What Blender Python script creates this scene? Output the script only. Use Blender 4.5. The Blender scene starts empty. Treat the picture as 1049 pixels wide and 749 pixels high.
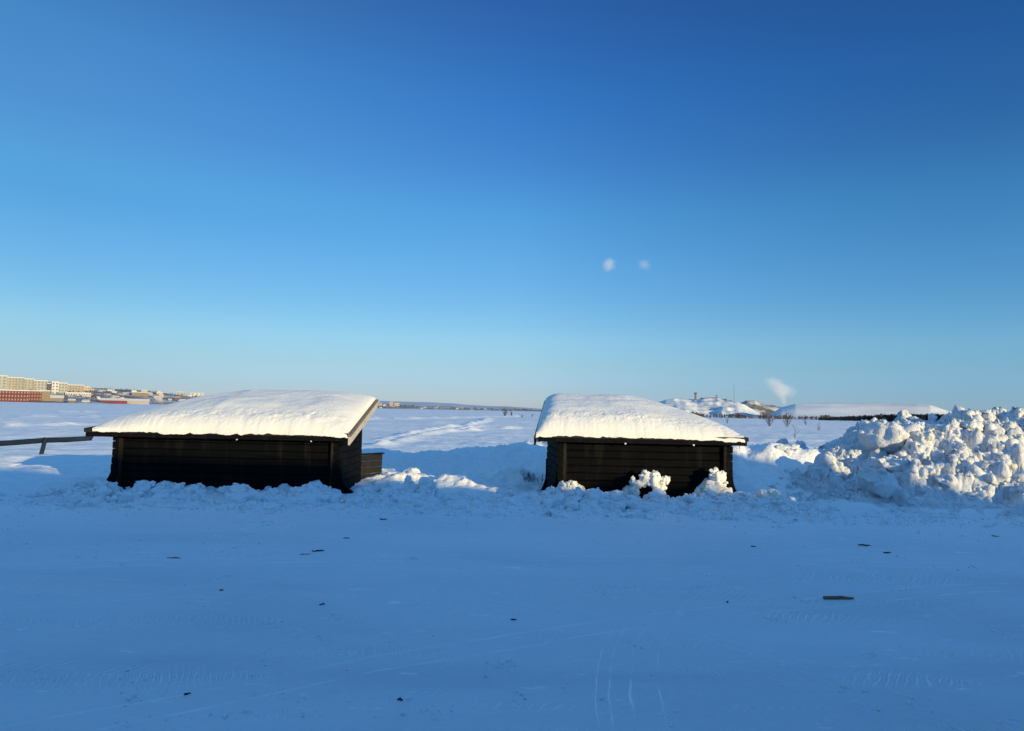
import bpy, bmesh, math, random
import numpy as np
from mathutils import Vector, Matrix, Euler
random.seed(7); rng = np.random.default_rng(11)
R = math.radians
sc = bpy.context.scene
col = sc.collection
sc.view_settings.view_transform = 'Standard'
sc.view_settings.look = 'None'
sc.view_settings.exposure = 0
sc.view_settings.gamma = 1

# ------------------------------------------------------------------ camera
CAM = Vector((0, 0, 1.6)); F = 700.0; PW, PH = 1049, 749
pitch = math.atan(46 / F); roll = R(1.2)
cam_rot = Matrix.Rotation(R(90) + pitch, 3, 'X') @ Matrix.Rotation(roll, 3, 'Z')
cd = bpy.data.cameras.new('camera'); cam = bpy.data.objects.new('camera', cd); col.objects.link(cam)
cam.matrix_world = Matrix.Translation(CAM) @ cam_rot.to_4x4()
cd.sensor_width = 36; cd.lens = 36 * F / PW; cd.clip_start = 0.05; cd.clip_end = 60000
sc.camera = cam

def at(px, py, Y):
    """world point seen at photo pixel (px,py) lying at world y = Y"""
    d = cam_rot @ Vector(((px - PW / 2) / F, -(py - PH / 2) / F, -1))
    return CAM + d * (Y / d.y)
def atz(px, py, z):
    d = cam_rot @ Vector(((px - PW / 2) / F, -(py - PH / 2) / F, -1))
    return CAM + d * ((z - CAM.z) / d.z)
def proj(p):
    q = cam_rot.transposed() @ (Vector(p) - CAM)
    return (PW / 2 + F * q.x / -q.z, PH / 2 - F * q.y / -q.z)

# ------------------------------------------------------------------ sun / sky
SUN_E = R(9.0); SUN_A = R(44)              # elevation; azimuth off the camera's back, to the right
sdir = Vector((math.sin(SUN_A) * math.cos(SUN_E), -math.cos(SUN_A) * math.cos(SUN_E), math.sin(SUN_E)))
sl = bpy.data.lights.new('sun', 'SUN'); so = bpy.data.objects.new('sun', sl); col.objects.link(so)
so.rotation_euler = sdir.to_track_quat('Z', 'Y').to_euler()
sl.energy = 5.0; sl.angle = R(0.5); sl.color = (1.0, 0.79, 0.36)

w = bpy.data.worlds.new('World'); sc.world = w; w.use_nodes = True
nt = w.node_tree; nt.nodes.clear()
def N(t, ty, **k):
    n = t.nodes.new(ty)
    for a, b in k.items(): setattr(n, a, b)
    return n
sky = N(nt, 'ShaderNodeTexSky', sky_type='NISHITA', sun_disc=False)
sky.sun_elevation = SUN_E
sky.sun_rotation = math.atan2(sdir.x, sdir.y)
sky.air_density = 1.0; sky.dust_density = 0.3; sky.ozone_density = 2.0; sky.altitude = 400
tc = N(nt, 'ShaderNodeTexCoord'); sep = N(nt, 'ShaderNodeSeparateXYZ')
nt.links.new(tc.outputs['Generated'], sep.inputs[0])
ramp = N(nt, 'ShaderNodeValToRGB')
nt.links.new(sep.outputs['Z'], ramp.inputs[0])
# grade of the physical sky towards the deep blue of the photograph, by elevation (values / 4)
SKYRAMP = [(0.000, (0.149, 0.199, 0.428)), (0.029, (0.139, 0.187, 0.353)), (0.065, (0.154, 0.199, 0.290)), (0.100, (0.163, 0.222, 0.293)), (0.160, (0.136, 0.223, 0.299)), (0.205, (0.125, 0.229, 0.317)), (0.279, (0.105, 0.236, 0.331)), (0.345, (0.088, 0.204, 0.333)), (0.427, (0.068, 0.188, 0.339)), (0.527, (0.063, 0.156, 0.296)), (0.600, (0.072, 0.171, 0.300)), (1.000, (0.620, 1.020, 1.240))]
els = ramp.color_ramp.elements
while len(els) < len(SKYRAMP): els.new(0.5)
for e, (p, c) in zip(els, SKYRAMP): e.position = p; e.color = (*c, 1)
mul = N(nt, 'ShaderNodeMix', data_type='RGBA', blend_type='MULTIPLY'); mul.inputs[0].default_value = 1
nt.links.new(sky.outputs[0], mul.inputs[6]); nt.links.new(ramp.outputs[0], mul.inputs[7])
def wm(op, a, b, c=False):
    n = N(nt, 'ShaderNodeMath', operation=op); n.use_clamp = c
    for i, v in enumerate((a, b)):
        if isinstance(v, (int, float)): n.inputs[i].default_value = v
        else: nt.links.new(v, n.inputs[i])
    return n.outputs[0]
side = wm('MINIMUM', wm('MAXIMUM', wm('DIVIDE', sep.outputs['X'], .55), -1), 1)      # the sky is deeper away from the sunlit side
lft = wm('MAXIMUM', wm('MULTIPLY', side, -1), 0); rgt = wm('MAXIMUM', side, 0)
hz = wm('DIVIDE', wm('SUBTRACT', sep.outputs['Z'], .25), .18, True); hz2 = wm('DIVIDE', sep.outputs['Z'], .35, True)
lh, rh2 = wm('MULTIPLY', lft, hz), wm('MULTIPLY', rgt, hz2)
fc = N(nt, 'ShaderNodeCombineXYZ')
for i, (l0, l1, r0, r1) in enumerate(((-.24, .80, -.18, -.16), (-.22, .36, .06, -.26), (-.23, .08, .22, -.32))):
    f_ = wm('ADD', wm('ADD', wm('MULTIPLY', lft, l0), wm('MULTIPLY', rgt, r0)), 1)
    f_ = wm('MULTIPLY', f_, wm('ADD', wm('ADD', wm('MULTIPLY', lh, l1), wm('MULTIPLY', rh2, r1)), 1))
    nt.links.new(wm('MULTIPLY', f_, 4), fc.inputs[i])
mul2 = N(nt, 'ShaderNodeMix', data_type='RGBA', blend_type='MULTIPLY'); mul2.inputs[0].default_value = 1
nt.links.new(mul.outputs[2], mul2.inputs[6]); nt.links.new(fc.outputs[0], mul2.inputs[7])
bg = N(nt, 'ShaderNodeBackground'); bg.inputs[1].default_value = 0.15
nt.links.new(mul2.outputs[2], bg.inputs[0])
wo = N(nt, 'ShaderNodeOutputWorld'); nt.links.new(bg.outputs[0], wo.inputs[0])

# ------------------------------------------------------------------ numpy noise
def _hash(ix, iy, iz, s):
    h = (ix.astype(np.int64) * 374761393 + iy.astype(np.int64) * 668265263 + iz.astype(np.int64) * 2147483647 + s * 974634777) & 0xFFFFFFFF
    h = ((h ^ (h >> 13)) * 1274126177) & 0xFFFFFFFF
    h = (h ^ (h >> 16)) & 0xFFFFFFFF
    h = (h * 2246822519) & 0xFFFFFFFF
    h = (h ^ (h >> 15)) & 0xFFFFFFFF
    return h / 4294967295.0
def vnoise(x, y, z=None, s=0):
    x = np.asarray(x, float); y = np.asarray(y, float)
    z = np.zeros_like(x) if z is None else np.asarray(z, float)
    ix, iy, iz = np.floor(x), np.floor(y), np.floor(z)
    fx, fy, fz = x - ix, y - iy, z - iz
    q = lambda f: f * f * f * (f * (f * 6 - 15) + 10)
    ux, uy, uz = q(fx), q(fy), q(fz)
    def g(a, b, c):
        return _hash(ix + a, iy + b, iz + c, s)
    x00 = g(0,0,0) * (1-ux) + g(1,0,0) * ux; x10 = g(0,1,0) * (1-ux) + g(1,1,0) * ux
    x01 = g(0,0,1) * (1-ux) + g(1,0,1) * ux; x11 = g(0,1,1) * (1-ux) + g(1,1,1) * ux
    return ((x00 * (1-uy) + x10 * uy) * (1-uz) + (x01 * (1-uy) + x11 * uy) * uz) * 2 - 1
def fbm(x, y, z=None, o=4, s=0, gain=0.5):
    a, f, t = 1.0, 1.0, 0
    for i in range(o):
        t = t + a * vnoise(np.asarray(x) * f + 13.7 * i, np.asarray(y) * f - 7.3 * i, None if z is None else np.asarray(z) * f, s + i)
        a *= gain; f *= 2.03
    return t
def ss(a, b, x):
    t = np.clip((x - a) / (b - a), 0, 1); return t * t * (3 - 2 * t)

# ------------------------------------------------------------------ mesh helpers
def tag(o, label=None, cat=None, group=None, kind=None):
    if label: o['label'] = label
    if cat: o['category'] = cat
    if group: o['group'] = group
    if kind: o['kind'] = kind
    return o
def empty(name, loc=(0, 0, 0), rz=0):
    o = bpy.data.objects.new(name, None); col.objects.link(o); o.location = loc; o.rotation_euler = (0, 0, rz)
    o.empty_display_size = 0.2; return o
def mesh_obj(name, V, Fc, m, parent=None, smooth=False, loc=None):
    me = bpy.data.meshes.new(name)
    me.from_pydata([tuple(v) for v in V], [], [tuple(f) for f in Fc]); me.update()
    if smooth: me.polygons.foreach_set('use_smooth', [True] * len(me.polygons))
    if m: me.materials.append(m)
    o = bpy.data.objects.new(name, me); col.objects.link(o)
    if loc is not None: o.location = loc
    if parent:
        o.parent = parent
    return o
def grid_obj(name, X, Y, Z, m, parent=None, wrap=False, smooth=True):
    n, k = X.shape
    V = np.stack([X, Y, Z], -1).reshape(-1, 3)
    i = np.arange(n * k).reshape(n, k)
    a, b, c, d = i[:-1, :-1], i[:-1, 1:], i[1:, 1:], i[1:, :-1]
    Q = np.stack([a, b, c, d], -1).reshape(-1, 4)
    if wrap:
        Q2 = np.stack([i[:-1, -1], i[:-1, 0], i[1:, 0], i[1:, -1]], -1); Q = np.vstack([Q, Q2])
    me = bpy.data.meshes.new(name)
    me.vertices.add(len(V)); me.vertices.foreach_set('co', V.ravel())
    me.loops.add(len(Q) * 4); me.loops.foreach_set('vertex_index', Q.ravel())
    me.polygons.add(len(Q)); me.polygons.foreach_set('loop_start', np.arange(len(Q)) * 4)
    me.polygons.foreach_set('use_smooth', np.full(len(Q), smooth))
    me.update(calc_edges=True); me.validate()
    if m: me.materials.append(m)
    o = bpy.data.objects.new(name, me); col.objects.link(o)
    if parent: o.parent = parent
    return o
class MB:
    def __init__(s): s.V = []; s.F = []
    def add(s, V, Fc):
        n = len(s.V); s.V += [tuple(v) for v in V]; s.F += [tuple(i + n for i in f) for f in Fc]; return s
    def hexa(s, p):      # 8 points: bottom 4 ccw, top 4 ccw
        return s.add(p, [(3,2,1,0),(4,5,6,7),(0,1,5,4),(1,2,6,5),(2,3,7,6),(3,0,4,7)])
    def box(s, x0, x1, y0, y1, z0, z1):
        return s.hexa([(x0,y0,z0),(x1,y0,z0),(x1,y1,z0),(x0,y1,z0),(x0,y0,z1),(x1,y0,z1),(x1,y1,z1),(x0,y1,z1)])
    def tube(s, pts, rad, n=6, cap=True):
        pts = [Vector(p) for p in pts]; rings = []
        for i, p in enumerate(pts):
            d = (pts[min(i+1, len(pts)-1)] - pts[max(i-1, 0)]).normalized()
            up = Vector((0, 0, 1)) if abs(d.z) < .95 else Vector((1, 0, 0))
            a = d.cross(up).normalized(); b = a.cross(d)
            r = rad[i] if isinstance(rad, (list, tuple)) else rad
            rings.append([p + (a * math.cos(2*math.pi*k/n) + b * math.sin(2*math.pi*k/n)) * r for k in range(n)])
        V = [v for r_ in rings for v in r_]; Fc = []
        for i in range(len(pts) - 1):
            for k in range(n):
                Fc.append((i*n+k, i*n+(k+1) % n, (i+1)*n+(k+1) % n, (i+1)*n+k))
        if cap: Fc.append(tuple(range(n-1, -1, -1))); Fc.append(tuple((len(pts)-1)*n + k for k in range(n)))
        return s.add(V, Fc)
    def plank(s, a, b, h, t, n=14, seed=0, wob=.004, r=.018):
        """hewn log from a to b (ends of its centre line), height h, thickness t, rounded profile"""
        a = Vector(a); b = Vector(b); L = (b - a).length; d = (b - a) / L
        side = d.cross(Vector((0, 0, 1))).normalized(); rr = random.Random(seed)
        prof = [(-h/2, -t/2+r), (-h/2+r, -t/2), (h/2-r, -t/2), (h/2, -t/2+r), (h/2, t/2-r), (h/2-r, t/2), (-h/2+r, t/2), (-h/2, t/2-r)]
        V = []; Fc = []; m = len(prof)
        for i in range(n + 1):
            c = a + d * (L * i / n); oz = rr.uniform(-wob, wob); ot = rr.uniform(-wob, wob)
            for pz, pt in prof:
                V.append(c + Vector((0, 0, pz + oz * (1 if abs(pz) < h/2-.001 else .4))) + side * (pt + ot))
        for i in range(n):
            for k in range(m): Fc.append((i*m+k, i*m+(k+1) % m, (i+1)*m+(k+1) % m, (i+1)*m+k))
        Fc.append(tuple(range(m-1, -1, -1))); Fc.append(tuple(n*m+k for k in range(m)))
        return s.add(V, Fc)
    def build(s, name, m, parent=None, smooth=False):
        o = mesh_obj(name, s.V, s.F, m, parent, smooth)
        bm = bmesh.new(); bm.from_mesh(o.data); bmesh.ops.recalc_face_normals(bm, faces=bm.faces); bm.to_mesh(o.data); bm.free()
        return o

# ------------------------------------------------------------------ materials
def mat(name):
    m = bpy.data.materials.new(name); m.use_nodes = True; t = m.node_tree
    return m, t, t.nodes['Principled BSDF']
def noise_n(t, scale, detail=4, rough=.5, vec=None, dist=0):
    n = N(t, 'ShaderNodeTexNoise'); n.inputs['Scale'].default_value = scale; n.inputs['Detail'].default_value = detail
    n.inputs['Roughness'].default_value = rough; n.inputs['Distortion'].default_value = dist
    if vec: t.links.new(vec, n.inputs['Vector'])
    return n
def mapping(t, scale=(1, 1, 1), rot=(0, 0, 0), coord='Object'):
    c = N(t, 'ShaderNodeTexCoord'); m = N(t, 'ShaderNodeMapping')
    m.inputs['Scale'].default_value = scale; m.inputs['Rotation'].default_value = rot
    t.links.new(c.outputs[coord], m.inputs[0]); return m.outputs[0]
def cramp(t, fac, stops):
    r = N(t, 'ShaderNodeValToRGB'); e = r.color_ramp.elements
    while len(e) < len(stops): e.new(.5)
    for x, (p, c) in zip(e, stops):
        x.position = p; x.color = (*c, 1) if len(c) == 3 else c
    t.links.new(fac, r.inputs[0]); return r.outputs[0]
def mathn(t, op, a, b=None, c=None, clamp=False):
    n = N(t, 'ShaderNodeMath', operation=op); n.use_clamp = clamp
    for i, v in enumerate((a, b, c)):
        if v is None: continue
        if isinstance(v, (int, float)): n.inputs[i].default_value = v
        else: t.links.new(v, n.inputs[i])
    return n.outputs[0]
def bump(t, h, dist, strength=1, prev=None):
    b = N(t, 'ShaderNodeBump'); b.inputs['Distance'].default_value = dist; b.inputs['Strength'].default_value = strength
    t.links.new(h, b.inputs['Height'])
    if prev: t.links.new(prev, b.inputs['Normal'])
    return b.outputs[0]
def mixc(t, f, a, b, mode='MIX'):
    m = N(t, 'ShaderNodeMix', data_type='RGBA', blend_type=mode)
    for i, v in ((0, f), (6, a), (7, b)):
        if isinstance(v, (int, float)): m.inputs[i].default_value = v
        elif isinstance(v, tuple): m.inputs[i].default_value = (*v, 1)
        else: t.links.new(v, m.inputs[i])
    return m.outputs[2]

def snow_mat(name, dirt=0.0, bumps=((3, .02), (14, .008), (60, .003)), base=(.84, .86, .90), alt=(.74, .77, .83)):
    m, t, p = mat(name)
    v = mapping(t)
    n1 = noise_n(t, 1.7, 6, .6, v)
    c = cramp(t, n1.outputs[0], [(.3, alt), (.7, base)])
    if dirt:
        n2 = noise_n(t, 2.6, 8, .7, v)
        f = cramp(t, n2.outputs[0], [(.56, (0, 0, 0)), (.74, (dirt, dirt, dirt))])
        c = mixc(t, f, c, (.30, .26, .22))
    t.links.new(c, p.inputs['Base Color'])
    p.inputs['Roughness'].default_value = .75; p.inputs['Specular IOR Level'].default_value = .25
    pv = None
    for s_, d_ in bumps:
        nn = noise_n(t, s_, 5, .6, v); pv = bump(t, nn.outputs[0], d_, 1, pv)
    if pv: t.links.new(pv, p.inputs['Normal'])
    return m
M_pile = snow_mat('ploughed_snow', .30, ((9, .05), (26, .03), (80, .010)), (.91, .91, .92), (.82, .83, .86))
M_ridge = snow_mat('broken_snow', .08, ((10, .04), (30, .022), (90, .006)), (.93, .94, .96), (.88, .90, .93))
M_roofsnow = snow_mat('settled_roof_snow', 0, ((2.0, .02), (22, .008), (70, .004)), (.90, .86, .80), (.87, .84, .79))

# parking area + lake: one sheet
def ground_mat():
    m, t, p = mat('snow_ground')
    v = mapping(t)
    sepn = N(t, 'ShaderNodeSeparateXYZ'); t.links.new(v, sepn.inputs[0])
    x, y = sepn.outputs[0], sepn.outputs[1]
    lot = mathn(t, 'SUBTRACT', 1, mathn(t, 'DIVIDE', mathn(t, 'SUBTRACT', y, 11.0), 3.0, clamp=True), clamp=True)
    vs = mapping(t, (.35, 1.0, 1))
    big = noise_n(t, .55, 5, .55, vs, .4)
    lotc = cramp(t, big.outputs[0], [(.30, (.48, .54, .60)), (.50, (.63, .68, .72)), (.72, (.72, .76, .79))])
    lotc = mixc(t, mathn(t, 'MULTIPLY', mathn(t, 'DIVIDE', mathn(t, 'SUBTRACT', y, 4.5), 6.5, clamp=True), .75), lotc, (.90, .92, .94))  # whiter farther out: less driven snow, plus brighter ambient painted in
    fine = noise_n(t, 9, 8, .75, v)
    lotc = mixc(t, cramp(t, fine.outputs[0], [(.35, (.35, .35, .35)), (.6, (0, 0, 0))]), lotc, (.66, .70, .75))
    # sparse grit frozen into the packed snow
    vo = N(t, 'ShaderNodeTexVoronoi'); vo.inputs['Scale'].default_value = 9; t.links.new(v, vo.inputs['Vector'])
    grit = mathn(t, 'MULTIPLY', mathn(t, 'LESS_THAN', vo.outputs['Distance'], .075),
                 mathn(t, 'GREATER_THAN', noise_n(t, 1.3, 3, .6, v).outputs[0], .60))
    lotc = mixc(t, mathn(t, 'MULTIPLY', grit, .55), lotc, (.12, .10, .09))
    # lake
    ln = noise_n(t, .05, 8, .65, mapping(t, (.6, 1.6, 1)))
    lakec = cramp(t, ln.outputs[0], [(.35, (.89, .89, .89)), (.6, (.95, .94, .92))])
    p.inputs['Roughness'].default_value = .62; p.inputs['Specular IOR Level'].default_value = .35
    # --- relief on the lot: tyre arcs, tread ladders, scuffs
    h = None
    def circ(cx, cy):
        return mathn(t, 'SQRT', mathn(t, 'ADD', mathn(t, 'POWER', mathn(t, 'SUBTRACT', x, cx), 2), mathn(t, 'POWER', mathn(t, 'SUBTRACT', y, cy), 2)))
    wob = mathn(t, 'MULTIPLY', mathn(t, 'SUBTRACT', noise_n(t, .8, 3, .5, v).outputs[0], .5), .18)
    lines = []
    for cx, cy, rad, wd in ARCS:
        dd = mathn(t, 'ABSOLUTE', mathn(t, 'SUBTRACT', mathn(t, 'ADD', circ(cx, cy), wob), rad))
        lines.append(mathn(t, 'SUBTRACT', 1, mathn(t, 'DIVIDE', dd, wd, clamp=True)))
    h = lines[0]
    for l in lines[1:]: h = mathn(t, 'MAXIMUM', h, l)
    brk = cramp(t, noise_n(t, 2.2, 4, .6, v).outputs[0], [(.42, (0, 0, 0)), (.56, (1, 1, 1))])
    brk = mathn(t, 'MULTIPLY', brk, cramp(t, noise_n(t, .35, 2, .5, v).outputs[0], [(.4, (.15, .15, .15)), (.6, (1, 1, 1))]))
    h = mathn(t, 'MULTIPLY', mathn(t, 'MULTIPLY', h, brk), lot)
    # tread ladders: short parallel bars in patches
    def ladder(rot, scale, seed):
        vv = mapping(t, (1, 1, 1), (0, 0, R(rot)))
        wv = N(t, 'ShaderNodeTexWave', wave_type='BANDS'); wv.inputs['Scale'].default_value = scale; wv.inputs['Distortion'].default_value = 5.0
        wv.inputs['Detail'].default_value = 2; t.links.new(vv, wv.inputs['Vector'])
        vm = mapping(t, (.5, 2.6, 1), (0, 0, R(rot + 90))); vm2 = N(t, 'ShaderNodeVectorMath', operation='ADD'); t.links.new(vm, vm2.inputs[0]); vm2.inputs[1].default_value = (seed, seed * 2, 0)
        mk = cramp(t, noise_n(t, .9, 4, .6, vm2.outputs[0]).outputs[0], [(.56, (0, 0, 0)), (.66, (1, 1, 1))])
        return mathn(t, 'MULTIPLY', cramp(t, wv.outputs[0], [(.5, (0, 0, 0)), (.8, (1, 1, 1))]), mk)
    lad = mathn(t, 'MULTIPLY', mathn(t, 'ADD', ladder(35, 6, 3), mathn(t, 'MULTIPLY', ladder(-20, 8, 9), .8)), lot)
    scuff = cramp(t, noise_n(t, 5, 7, .7, mapping(t, (.45, 1.6, 1), (0, 0, R(20)))).outputs[0], [(.60, (0, 0, 0)), (.68, (1, 1, 1))])
    lotc = mixc(t, mathn(t, 'MULTIPLY', mathn(t, 'MAXIMUM', mathn(t, 'MAXIMUM', h, mathn(t, 'MULTIPLY', lad, .45)), scuff), 1.0, clamp=True), lotc, (.97, .98, .99))
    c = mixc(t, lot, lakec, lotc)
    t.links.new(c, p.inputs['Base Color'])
    sc1 = noise_n(t, 1.6, 6, .6, mapping(t, (.5, 1.4, 1), (0, 0, R(12))))
    sc2 = noise_n(t, 14, 6, .7, v)
    sc3 = noise_n(t, 70, 4, .7, v)
    n = bump(t, sc1.outputs[0], .06, 1)
    n = bump(t, sc2.outputs[0], .010, 1, n)
    n = bump(t, scuff, .003, 1, n)
    n = bump(t, sc3.outputs[0], .002, 1, n)
    n = bump(t, lad, .008, .9, n)
    n = bump(t, h, .0035, 1, n)
    # lake wind texture
    far = mathn(t, 'SUBTRACT', 1, lot)
    lk = noise_n(t, .45, 8, .62, mapping(t, (.7, 1, 1), (0, 0, R(-25))))
    lk2 = noise_n(t, .05, 6, .6, mapping(t, (.7, 1.3, 1), (0, 0, R(-25))))
    n = bump(t, mathn(t, 'MULTIPLY', lk.outputs[0], far), .30, 1, n)
    n = bump(t, mathn(t, 'MULTIPLY', lk2.outputs[0], far), 1.2, 1, n)
    t.links.new(n, p.inputs['Normal'])
    return m
# tyre arcs on the lot, circles in world xy (centre, radius, half width)
ARCS = [(7.2, 3.0, 6.55, .012), (7.2, 3.0, 6.68, .010), (7.2, 3.0, 6.76, .008), (7.2, 3.0, 6.38, .008), (-1.5, 1.0, 4.9, .010), (-1.5, 1.0, 5.02, .010), (-1.2, 3.2, 3.2, .006), (-1.2, 3.2, 3.32, .006),
        (-9.5, 6.5, 13.2, .012), (-9.5, 6.5, 13.38, .010), (3, -22, 29.6, .02), (3, -22, 29.85, .02), (-6, -30, 40.6, .02), (-6, -30, 40.9, .025),
        (10, -14, 21.2, .016), (10, -14, 21.45, .016)]
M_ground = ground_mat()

def wood_mat(name, c0, c1, stain=(.10, .075, .05), amt=.5, along='X'):
    m, t, p = mat(name)
    sc_ = {'X': (.9, 9, 14), 'Y': (9, .9, 14), 'Z': (12, 12, 1.1)}[along]
    v = mapping(t, sc_)
    n = noise_n(t, 3, 8, .65, v, .3)
    c = cramp(t, n.outputs[0], [(.32, c0), (.68, c1)])
    drip = noise_n(t, 1.5, 5, .6, mapping(t, (5, 5, .8)))
    f = cramp(t, drip.outputs[0], [(.54, (0, 0, 0)), (.72, (amt, amt, amt))])
    c = mixc(t, f, c, stain)
    t.links.new(c, p.inputs['Base Color'])
    p.inputs['Roughness'].default_value = .8; p.inputs['Specular IOR Level'].default_value = .06
    b = bump(t, n.outputs[0], .006); t.links.new(b, p.inputs['Normal'])
    return m
M_log = wood_mat('black_tarred_log', (.0018, .0022, .003), (.005, .0054, .0065), (.032, .026, .022), .38)
M_post = wood_mat('worn_corner_post', (.008, .008, .008), (.028, .024, .020), (.09, .068, .045), .5, 'Z')
M_fascia = wood_mat('tarred_fascia', (.003, .003, .004), (.009, .0085, .009), (.03, .024, .018), .3)
M_barge = wood_mat('pale_barge_board', (.42, .38, .32), (.62, .57, .49), (.25, .20, .15), .4, 'Y')
M_bargetop = wood_mat('grey_barge_strip', (.12, .11, .10), (.24, .22, .20), (.08, .07, .06), .4, 'Y')
M_rail = wood_mat('shade_blue_rail', (.012, .020, .036), (.026, .040, .066), (.02, .025, .03), .4)  # dark bluish tone, deepened to stand in for shade on the rail
M_plank = wood_mat('old_plank', (.012, .012, .012), (.035, .032, .03), (.06, .05, .04), .4)
M_stick = wood_mat('split_stick', (.16, .09, .05), (.30, .19, .11), (.04, .025, .02), .5)
def flat_mat(name, c, rough=.8, var=.2, scale=3):
    m, t, p = mat(name)
    n = noise_n(t, scale, 5, .6, mapping(t))
    t.links.new(cramp(t, n.outputs[0], [(.3, tuple(x * (1 - var) for x in c)), (.7, tuple(min(1, x * (1 + var)) for x in c))]), p.inputs['Base Color'])
    p.inputs['Roughness'].default_value = rough; p.inputs['Specular IOR Level'].default_value = .2
    return m
M_felt = flat_mat('roofing_felt', (.02, .02, .022), .9)
M_bark = flat_mat('dark_bark', (.03, .022, .018), .9, .4, 40)
M_ice = snow_mat('icicle_ice', 0, (), (.7, .78, .86), (.6, .7, .8))

# ------------------------------------------------------------------ ground height
LAKE = -1.1
def ip(xs, pts):
    return np.interp(xs, [p[0] for p in pts], [p[1] for p in pts])
def bank_h(x):       # ploughed bank on the lake side of the shelters
    return ip(x, [(-60, .05), (-20, .05), (-12, .05), (-8, .18), (-5, .33), (-1.6, .36), (-.5, .44), (.8, .66), (3, .84), (5.5, .97), (6.8, .90), (8.2, .62), (10, .9), (14, 1.0), (30, .8), (60, .5)])
TRACKS = [[(388, 452), (420, 446), (452, 439), (480, 436), (497, 432), (500, 429)],
          [(392, 456), (430, 447), (468, 441), (495, 437)],
          [(300, 433), (380, 430), (455, 428.5), (500, 427.5), (530, 427)],
          [(455, 443.5), (500, 440.5), (540, 439)],
          [(20, 429), (60, 427), (110, 429)], [(10, 437), (80, 435), (120, 436)], [(60, 423), (95, 422.5)]]
TRW = [[atz(px, py, LAKE) for px, py in tr] for tr in TRACKS]
def seg_d(x, y, a, b):
    dx, dy = b.x - a.x, b.y - a.y; L = dx * dx + dy * dy
    t = np.clip(((x - a.x) * dx + (y - a.y) * dy) / L, 0, 1)
    return np.hypot(x - a.x - t * dx, y - a.y - t * dy)
def H(x, y):
    x = np.asarray(x, float); y = np.asarray(y, float)
    z = .012 * fbm(x * .5, y * .9, o=3, s=3)
    # the lot's rough edge
    e = ss(10.0, 12.4, y) * (1 - ss(16, 24, y))
    z = z + e * (.05 * fbm(x * 1.3, y * 1.3, o=5, s=9, gain=.6) + .02)
    # bank
    yc = 19.0 + 1.2 * fbm(x * .12, x * 0, o=2, s=21) - 2.9 * ss(.5, 5.0, x)
    b = bank_h(x)
    prof = np.exp(-((y - yc) / np.where(y < yc, 2.1 - 1.15 * ss(1.0, 4.5, x), 4.0 - 1.5 * ss(4, 8, x))) ** 2)
    lump = fbm(x * .8, y * .8, o=6, s=31, gain=.58)
    z = z + b * prof * (1 + .10 * lump) + prof * .05 * lump * ss(-12, -6, x)
    z = z + .13 * np.exp(-((x + 2.5) / .75) ** 2 - ((y - 15.2) / .7) ** 2) * (1 + .5 * fbm(x * 2, y * 2, o=4, s=66))      # drift over the plank screen
    gp = ss(-3.6, -2.2, x) * (1 - ss(.3, 1.3, x)) * ss(13.2, 14.6, y) * (1 - ss(18.5, 21, y))      # heaped, trampled snow in the gap
    z = z + gp * (.12 * np.maximum(0, fbm(x * .9 + 3, y * .9, o=3, s=83)) + .10 * (.5 - np.abs(fbm(x * 1.7, y * 1.7, o=5, s=84, gain=.6))))
    # beyond, down to the lake
    dn = ss(19, 36, y + 1.5 * fbm(x * .07, y * .07, o=2, s=5))
    z = z * (1 - dn) + LAKE * dn
    near = ss(17, 22, y) * (1 - ss(120, 500, np.hypot(x, y)))
    z = z + near * .05 * fbm(x * .5, y * .35, o=5, s=44, gain=.6) + near * .10 * ss(.1, .8, fbm(x * .13, y * .10, o=3, s=48))
    far = ss(40, 150, y)
    z = z + far * .10 * fbm(x * .03, y * .03, o=4, s=51)
    sel = (y > 30) & (y < 900) & (np.abs(x) < 500)
    if sel.any():
        xs, ys = x[sel], y[sel]; add = np.zeros_like(xs)
        for tr in TRW:
            d = np.full_like(xs, 1e9)
            for a, b2 in zip(tr[:-1], tr[1:]): d = np.minimum(d, seg_d(xs, ys, a, b2))
            wd = .5 + ys * .004
            add = np.maximum(add, np.exp(-(d / wd) ** 2) * (.26 + ys * .0022))
        z[sel] += add * (.7 + .5 * vnoise(xs * .4, ys * .3, s=8))
    return z
def Hs(x, y): return float(H(np.array([x]), np.array([y]))[0])

def make_ground():
    rs = [1.0]
    while rs[-1] < 30000:
        r = rs[-1]
        g = .012 if r < 9.5 else (.004 if r < 26 else (.010 if r < 120 else .022))
        rs.append(r * (1 + g))
    rs = np.array(rs)
    view = np.arange(-47, 47.01, .14)
    rest = np.arange(50, 313 - 2, 3.0)
    th = np.radians(np.concatenate([view, rest]))
    Rr, T = np.meshgrid(rs, th, indexing='ij')
    X = Rr * np.sin(T); Y = Rr * np.cos(T)
    Z = H(X.ravel(), Y.ravel()).reshape(X.shape)
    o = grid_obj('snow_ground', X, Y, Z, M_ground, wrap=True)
    # centre cap
    n = len(th)
    bm = bmesh.new(); bm.from_mesh(o.data); bm.verts.ensure_lookup_table()
    bm.faces.new([bm.verts[i] for i in range(n)])
    bmesh.ops.recalc_face_normals(bm, faces=bm.faces)
    for f in bm.faces: f.smooth = True
    if bm.faces[0].normal.z < 0: bmesh.ops.reverse_faces(bm, faces=bm.faces)
    bm.to_mesh(o.data); bm.free()
    tag(o, kind='structure')
make_ground()

# ------------------------------------------------------------------ added unseen rise behind the camera, crest shaped to throw shadow over the lot
ca, sa = math.cos(SUN_A), math.sin(SUN_A); TE = math.tan(SUN_E)
def uw(x, y): return x * ca + y * sa, -x * sa + y * ca
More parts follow.
